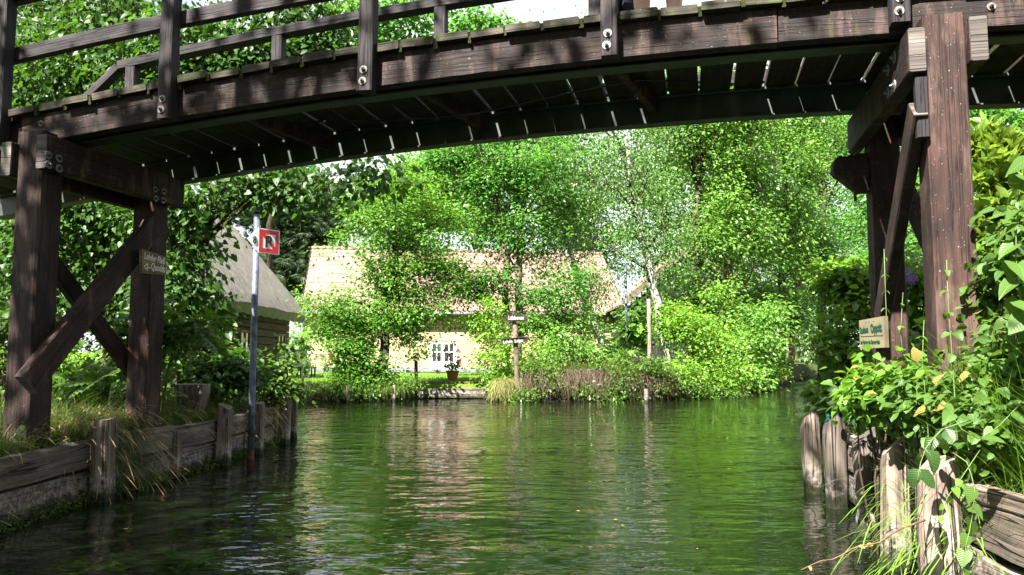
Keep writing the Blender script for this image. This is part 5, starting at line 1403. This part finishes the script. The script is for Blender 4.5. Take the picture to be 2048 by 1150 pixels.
# ---- grasses
def blades(name, bases, heading, length, lean, width, mat, droop=1.0, nseg=5, head=0.0, label=None):
    """curved tapering blades; head widens the tip into a seed ear"""
    n = len(bases); h = np.stack([np.cos(heading), np.sin(heading), np.zeros(n)], 1)
    side = np.stack([-np.sin(heading), np.cos(heading), np.zeros(n)], 1)
    t = np.linspace(0, 1, nseg + 1)
    up = np.cos(lean)[:, None]; ou = np.sin(lean)[:, None]
    V = np.zeros((n, nseg + 1, 2, 3))
    for k, tt in enumerate(t):
        z = length[:, None] * (up * tt - droop[:, None] * tt ** 2.2 if isinstance(droop, np.ndarray) else up * tt - droop * tt ** 2.2)
        o = length[:, None] * (ou * tt + .35 * tt ** 2)
        p = bases + h * o; p[:, 2] += z[:, 0]
        wd = width * (1 - tt) + .0006
        if head: wd = width * .35 + (head * np.sin(np.clip((tt - .72) / .28, 0, 1) * math.pi))
        V[:, k, 0] = p - side * wd / 2; V[:, k, 1] = p + side * wd / 2
    m = (nseg + 1) * 2
    q = np.array([[2 * k, 2 * k + 1, 2 * k + 3, 2 * k + 2] for k in range(nseg)])
    L = (np.arange(n)[:, None, None] * m + q[None]).ravel()
    o = link(name, fast_mesh(name, V.reshape(-1, 3), L, np.full(n * nseg, 4)), mat)
    o['kind'] = 'stuff'
    return o
def scatter(n, poly_fn):
    P = np.zeros((0, 2))
    while len(P) < n:
        q = poly_fn(n * 2); d = poly_dist(q); P = np.concatenate([P, q[d > .03]])
    return P[:n]
def withz(P): return np.column_stack([P, height(P)])
def U(a, b, n): return rng.uniform(a, b, n)
# left bank: leaning tufts near the planks
def left_edge(n):
    y = U(4.2, 11.2, n); x = np.interp(y, [4, 6.46, 7.5, 8.5, 9.6, 10.6, 11.6], [-3.66, -3.6, -3.48, -3.37, -3.33, -3.3, -3.5]) - np.abs(rng.normal(0, .45, n)); return np.stack([x, y], 1)
n = 9000; P = scatter(n, left_edge); hd = rng.normal(-.35, .9, n)
blades('bank_grass', withz(P), hd, U(.16, .42, n), U(.1, .7, n), .006, M['grass_green'], droop=U(.2, .9, n))
def tufts(n):
    yc = rng.choice([6.95, 7.15, 7.3, 6.8, 9.9, 10.4, 10.8], n, p=[.26, .24, .18, .12, .08, .07, .05]) + rng.normal(0, .16, n)
    x = np.interp(yc, [4, 6.46, 7.5, 8.5, 9.6, 10.6, 11.6], [-3.66, -3.56, -3.45, -3.37, -3.33, -3.3, -3.5]) - np.abs(rng.normal(0, .22, n)); return np.stack([x, yc], 1)
n = 4200; P = scatter(n, tufts); hd = rng.normal(-.15, 1.0, n)
blades('hanging_grass', withz(P) + np.array([0, 0, .02]), hd, U(.15, .5, n), U(.2, 1.1, n), .005, M['grass_green'], droop=U(.5, 1.4, n), nseg=7)
n = 800; P = scatter(n, tufts); hd = rng.normal(-.1, 1.0, n)
blades('hanging_seed_grass', withz(P) + np.array([0, 0, .05]), hd, U(.2, .58, n), U(.2, 1.0, n), .004, M['grass_dry'], droop=U(.5, 1.3, n), nseg=10, head=.009)
n = 1500; P = scatter(n, left_edge); hd = rng.normal(.0, 1.2, n)
blades('dry_bank_grass', withz(P), hd, U(.25, .6, n), U(.15, .8, n), .0045, M['grass_dry'], droop=U(.3, .9, n), nseg=8, head=.007)
def inland(n): return np.stack([U(-9, -3.8, n), U(6, 13, n)], 1)
n = 9000; P = scatter(n, inland)
blades('meadow_grass', withz(P), U(0, 6.28, n), U(.15, .4, n), U(.1, .6, n), .008, M['grass_green'], droop=U(.1, .7, n))
# right bank
def right_edge(n):
    y = U(2.6, 7.5, n); x = np.interp(y, [1.6, 3.5, 4.45, 5.2, 6.14, 6.9, 7.5], [2.3, 2.32, 2.42, 2.62, 2.78, 2.9, 3.4]) + np.abs(rng.normal(0, .6, n)); return np.stack([x, y], 1)
n = 8000; P = scatter(n, right_edge)
blades('right_bank_grass', withz(P), rng.normal(3.1, 1.4, n), U(.15, .5, n) * np.clip((P[:, 1] - 2.2) / 2, .25, 1), U(.1, .6, n), .006, M['grass_green'], droop=U(.1, .8, n))
def rush(n): return np.stack([rng.normal(2.55, .13, n), rng.normal(4.0, .35, n)], 1)
n = 700; P = scatter(n, rush)
blades('rush_grass', withz(P), rng.normal(2.6, 1.3, n), U(.4, 1.0, n), U(.05, .5, n), .007, M['grass_lawn'], droop=U(.05, .5, n), nseg=7)
def rh(n): return np.stack([U(2.02, 2.2, n), U(3.55, 4.3, n)], 1)
n = 170; P = rh(n); B_ = np.column_stack([P, U(.02, .5, n)])
blades('hanging_sedge', B_, rng.normal(3.6, .7, n), U(.2, .5, n), U(.2, .9, n), .005, M['grass_lawn'], droop=U(.5, 1.2, n), nseg=6, head=.006)
# lawn, sedge and dry roots of the far bank
def lawn(n): return np.stack([U(-9.5, 1.2, n), 20.9 + np.abs(rng.normal(0, 1, n)) * 6, ], 1)
n = 26000; P = scatter(n, lawn)
blades('lawn_grass', withz(P), U(0, 6.28, n), U(.05, .15, n), U(.1, .6, n), .016, M['grass_lawn'], droop=U(.1, .5, n), nseg=2)
def spit(n): return np.stack([U(-.7, 6.5, n), U(21.2, 25.5, n)], 1)
n = 3000; P = scatter(n, spit)
blades('spit_grass', withz(P), rng.normal(-1.57, 1.3, n), U(.2, .65, n), U(.1, .6, n), .013, M['grass_green'], droop=U(.2, .9, n), nseg=4)
def sedge(n): return np.stack([rng.normal(-.3, .22, n), rng.normal(21.0, .12, n)], 1)
n = 700; P = scatter(n, sedge)
blades('pale_sedge', withz(P), rng.normal(-1.6, .9, n), U(.3, .7, n), U(.2, .8, n), .014, M['grass_pale'], droop=U(.5, 1.2, n))
def edge(n): x = U(.3, 4.6, n); return np.stack([x, np.interp(x, [-.5, 1.5, 4, 6], [20.95, 20.88, 21.4, 23.3]) + np.abs(rng.normal(0, .12, n))], 1)
n = 2600; P = edge(n); B_ = withz(P); B_[:, 2] = np.maximum(B_[:, 2], U(.3, .8, n))
blades('dry_root_fringe', B_, rng.normal(-1.57, .4, n), U(.12, .55, n), U(.3, 1.3, n), .012, M['root_dry'], droop=U(.6, 1.6, n))
def far_edge(n): x = U(-7, -2.9, n); return np.stack([x, np.interp(x, [-7.2, -6, -3.2], [19.2, 20.6, 20.9]) + np.abs(rng.normal(0, .15, n))], 1)
n = 3200; P = far_edge(n); B_ = withz(P); B_[:, 2] = np.maximum(B_[:, 2], .3)
blades('bank_edge_grass', B_, rng.normal(-1.57, .6, n), U(.15, .5, n), U(.3, 1.0, n), .013, M['grass_green'], droop=U(.6, 1.4, n))
# moss and water weed on the foot of the left planks
n = 2600; y = U(4.2, 10.6, n); x = np.interp(y, [4, 6.46, 7.5, 8.5, 9.6, 10.6], [-3.51, -3.44, -3.33, -3.22, -3.18, -3.15]) + rng.normal(0, .025, n); z = np.abs(rng.normal(0, .05, n)) + .0
o = leaves('waterline_moss', np.stack([x, y, z], 1), rand_dirs(n, .2), rand_dirs(n, .5), U(.012, .035, n), 'fold', M['moss']); o['kind'] = 'stuff'
# fallen leaves drifting on the water
n = 130; P = np.concatenate([np.stack([U(-2.5, 3, 60), U(13, 20, 60)], 1), np.stack([U(-3, 2, 10), U(4, 9, 10)], 1)]); P = P[poly_dist(P) < -.2]; n = len(P)
o = leaves('drifting_leaves', np.column_stack([P, np.full(n, .006)]), np.column_stack([rng.normal(0, 1, (n, 2)), np.zeros(n)]), np.tile([0, 0, 1.0], (n, 1)), U(.02, .045, n), 'fold', M['leaf_water']); o['kind'] = 'stuff'

n = 1500; P = scatter(n, left_edge); P[:, 0] += .1; B_ = withz(P); B_[:, 2] += np.abs(rng.normal(0, .08, n))
o = leaves('bank_weeds', B_, rand_dirs(n, .2), rand_dirs(n, 1.3), U(.018, .06, n), 'ovate', M['leaf_under']); o['kind'] = 'stuff'
n = 1300; P = scatter(n, left_edge); B_ = withz(P); B_[:, 2] += .015
o = leaves('dead_leaf_litter', B_, rand_dirs(n, .1), rand_dirs(n, 1.6), U(.02, .06, n), 'ovate', M['root_dry']); o['kind'] = 'stuff'
n = 1600; P = scatter(n, right_edge); B_ = withz(P); B_[:, 2] += np.abs(rng.normal(0, .09, n))
o = leaves('creeping_weeds', B_, rand_dirs(n, .2), rand_dirs(n, 1.3), U(.018, .055, n), 'ovate', M['leaf_shrub']); o['kind'] = 'stuff'
# ---- unseen trees added around the boat to shade the near canal and the bridge
def shade_tree(label, x, y, hgt, rad, nc, ls=.2):
    b0 = np.array([x, y, gz(x, y)])
    tree('linden_tree', label, 'tree', [([b0, b0 + np.array([.1, .1, hgt * .5]), b0 + np.array([0, .2, hgt * .9])], [.22, .16, .05])],
         [(b0 + np.array([0, 0, hgt * .62]), np.array([rad, rad, hgt * .34]), 1)], nc, 40, .34, ls, 'fold', M['leaf_linden'], M['bark_dark'], 'unseen shade trees added behind the viewpoint', nl=14)
shrub('dark thicket filling the ground behind the left support posts', 120, 770, 15.5, [Bm(120, 660, 160, 90, 15.5), Bm(330, 700, 80, 60, 14.5, .8), Bm(0, 560, 120, 120, 16)], 200, 30, .26, .12, 'fold', 'leaf_under', G2, stems=14)
shade_tree('unseen linden added for shade on the left bank behind the viewpoint', -7.5, -2.0, 11, 3.6, 260)
shade_tree('unseen linden added for shade on the right bank behind the viewpoint', 5.5, -7.0, 12, 3.6, 230)
shade_tree('unseen linden added for shade on the right bank beside the viewpoint', 7.5, -1.5, 11, 3.2, 200)
shade_tree('unseen linden added for shade on the right bank abreast of the boat', 4.6, -.6, 9.5, 2.9, 230)
shade_tree('unseen linden added for shade on the right bank close behind the boat', 4.2, -4.2, 10.5, 3.4, 230)
shade_tree('unseen tall linden added for shade, leaning over the canal from the left bank', -5.9, -.5, 15, 3.9, 140)
shade_tree('unseen tall linden added for shade, leaning over the canal from the right bank', 4.9, -2.8, 15, 4.1, 420)
shade_tree('unseen linden added for shade far back on the right bank', 4.8, -13, 13, 4.0, 240)
shade_tree('unseen linden added for shade farther back on the left bank', -5.5, -8.5, 13, 4.0, 260)
# ------------------------------------------------------------------ people
M['skin'] = mat_plain('skin', (.68, .42, .34), .5, 0, .08, 10, .4)
M['navy_cloth'] = mat_plain('navy_cloth', (.012, .014, .03), .9, 0, .1, 20)
M['khaki_cloth'] = mat_plain('khaki_cloth', (.3, .25, .17), .9, 0, .1, 20)
M['white_cloth'] = mat_plain('pale_shirt', (.55, .56, .6), .9, 0, .1, 20)
M['red_vest'] = mat_plain('red_vest', (.6, .03, .02), .8, 0, .1, 20)
M['hair'] = mat_plain('brown_hair', (.06, .035, .02), .7, 0, .2, 30)
M['shoe'] = mat_plain('grey_shoe', (.1, .1, .11), .7, 0, .2, 20)

def skin_mesh(name, verts, edges, radii, mat, parent, fr, root=0, lv=1):
    me = bpy.data.meshes.new(name + '_cage'); me.from_pydata([tuple(v) for v in verts], edges, [])
    o = bpy.data.objects.new(name, me); COL.objects.link(o)
    md = o.modifiers.new('skin', 'SKIN'); md.use_smooth_shade = True
    for i, v in enumerate(me.skin_vertices[0].data):
        r = radii[i]; v.radius = (r, r) if np.isscalar(r) else r; v.use_root = (i == root)
    sb_ = o.modifiers.new('sub', 'SUBSURF'); sb_.levels = lv; sb_.render_levels = lv
    dg = bpy.context.evaluated_depsgraph_get()
    m2 = bpy.data.meshes.new_from_object(o.evaluated_get(dg))
    bpy.data.objects.remove(o); bpy.data.meshes.remove(me)
    m2.transform(fr); m2.materials.clear(); m2.name = name
    m2.polygons.foreach_set('use_smooth', [True] * len(m2.polygons))
    return link(name, m2, mat, parent)

def person(pos, yaw_, label, legs, top, bottom, group=None, seated=False, gap=.17):
    """facing -Y before the turn; legs 'bare' wears shorts, 'long' wears trousers"""
    fr = Matrix.Translation(Vector(pos)) @ Matrix.Rotation(yaw_, 4, 'Z')
    e = empty('person', pos, label, 'person', group)
    zp = .95
    V, E, Rd = [], [], []
    def add(p, r, par=None):
        V.append(p); Rd.append(r)
        if par is not None: E.append((par, len(V) - 1))
        return len(V) - 1
    pel = add((0, 0, zp), (.15, .11)); ab = add((0, .0, 1.1), (.135, .1), pel); ch = add((0, .01, 1.3), (.16, .115), ab)
    nk0 = add((0, .01, 1.46), (.07, .065), ch); nk = add((0, -.005, 1.53), (.055, .055), nk0)
    hd = add((0, -.02, 1.62), (.072, .09), nk); hd2 = add((0, -.02, 1.7), (.075, .092), hd); add((0, -.01, 1.76), (.05, .06), hd2)
    nose = add((0, -.105, 1.635), (.012, .012), hd)
    LL_ = []
    for s in (-1, 1):
        hp = add((s * .09, 0, zp - .06), (.088, .09), pel)
        if seated: kn = add((s * .13, -.43, zp - .02), (.062, .064), hp); cf = add((s * .13, -.46, zp - .2), (.055, .058), kn); an = add((s * .13, -.48, zp - .42), (.037, .04), cf)
        else:
            th_ = add((s * gap * .5, -.01, .74), (.078, .082), hp); kn = add((s * gap * .55, -.01, .5), (.06, .062), th_); b_ = legs == 'bare'; cf = add((s * gap * .57, .02, .36), (.074, .08) if b_ else (.061, .066), kn); an = add((s * gap * .58, .015, .1), (.052, .056) if b_ else (.04, .044), cf)
        hl = add((V[an][0], V[an][1] + .01, V[an][2] - .06), (.035, .035), an); ft = add((V[an][0] + s * .02, V[an][1] - .12, V[an][2] - .07), (.038, .026), hl); add((V[an][0] + s * .025, V[an][1] - .19, V[an][2] - .075), (.034, .018), ft)
        LL_.append((hp, kn, cf, an))
        sh = add((s * .185, .01, 1.41), (.062, .06), ch); el = add((s * .25, -.06, 1.16), (.045, .045), sh); fo = add((s * .22, -.2, 1.06), (.036, .036), el); wr = add((s * .18, -.3, 1.02), (.026, .022), fo)
        pm = add((s * .175, -.36, 1.01), (.036, .018), wr)
        for k in range(4):
            f0 = add((s * (.145 + .02 * k), -.41, 1.01), .0095, pm); f1 = add((s * (.144 + .02 * k), -.445 + .006 * abs(k - 1), .998), .0085, f0); add((s * (.144 + .02 * k), -.46 + .008 * abs(k - 1), .975), .0075, f1)
        t0 = add((s * .132, -.36, 1.0), .0105, pm); add((s * .12, -.395, .985), .0085, t0)
    skin_mesh('body', V, E, Rd, M['skin'], e, fr)
    # clothing shells follow the same bones
    cv = lambda ids, g: ([V[i] for i in ids], [(Rd[i][0] + g, Rd[i][1] + g) if not np.isscalar(Rd[i]) else Rd[i] + g for i in ids])
    sl = [i for i in range(len(V)) if V[i][2] > 1.1 and .18 < abs(V[i][0]) < .26 and V[i][1] > -.1]
    v_, r_ = cv([ab, ch, nk0], .022); v_[0] = (0, 0, 1.0); v_[2] = (0, .01, 1.44); r_[2] = (.085, .08)
    ed = [(0, 1), (1, 2)]
    for s in (-1, 1):
        v_ += [(s * .19, .01, 1.4), (s * .235, -.03, 1.24)]; r_ += [.078, .066]; k = len(v_); ed += [(1, k - 2), (k - 2, k - 1)]
    skin_mesh('shirt', v_, ed, r_, top, e, fr)
    v_, r_ = [(0, 0, zp + .05), (0, 0, zp - .02)], [(.165, .125), (.165, .125)]; ed = [(0, 1)]
    for s, (hp, kn, cf, an) in zip((-1, 1), LL_):
        a = len(v_)
        if legs == 'long':
            ids = (hp, kn, cf, an); v_ += [V[i] for i in ids]; r_ += [.112, .085, .082, .068]; ed += [(1, a), (a, a + 1), (a + 1, a + 2), (a + 2, a + 3)]
        else:
            v_ += [V[hp], tuple((np.array(V[hp]) + np.array(V[kn])) / 2), tuple(np.array(V[hp]) * .1 + np.array(V[kn]) * .9)]; r_ += [.112, .1, .092]; ed += [(1, a), (a, a + 1), (a + 1, a + 2)]
    skin_mesh('trousers' if legs == 'long' else 'shorts', v_, ed, r_, bottom, e, fr)
    mb = MB()
    for sgn in (-1, 1):
        mb.tube([fr @ Vector((sgn * .03, -.108, 1.665)), fr @ Vector((sgn * .03, -.118, 1.665))], [.012, .008], 8)
    mb.build('eyes', M['black_paint'], e)
    mb = MB(); mb.tube([fr @ Vector((0, .0, 1.66)), fr @ Vector((0, .012, 1.72)), fr @ Vector((0, .005, 1.78)), fr @ Vector((0, 0, 1.808))], [.088, .097, .08, .03], 14); mb.build('hair', M['hair'], e)
    for hp, kn, cf, an in LL_:
        a = np.array(V[an]); mb = MB()
        mb.sweep([fr @ Vector(a + np.array([0, .07, -.06])), fr @ Vector(a + np.array([0, .0, -.055])), fr @ Vector(a + np.array([0, -.13, -.066])), fr @ Vector(a + np.array([0, -.22, -.072]))], [rect(.07, .07, .02), rect(.09, .085, .025), rect(.1, .065, .02), rect(.075, .045, .015)]); mb.build('shoe', M['shoe'], e)
    return e
def on_deck(px, py, off):
    s, z = BP(px, py, off); return W(s, off, BZ(s) + FH + TH + .006), s
yb = math.atan2(E3[1], E3[0])
pA, _ = on_deck(1316, 10, .30)
person(pA, yb, 'person with bare legs and shorts standing on the bridge deck at the railing', 'bare', M['white_cloth'], M['khaki_cloth'], gap=.20)
pB, _ = on_deck(1240, 20, .62)
person(pB, yb + .5, 'person in dark navy trousers half hidden by a railing post on the bridge', 'long', M['navy_cloth'], M['navy_cloth'], gap=.13)
q = PUNT_FR @ Vector((-.4, 0, -.53))
person(q, R(64) + math.pi / 2, 'small seated paddler in a red vest in the distant punt', 'long', M['red_vest'], M['navy_cloth'], seated=True)
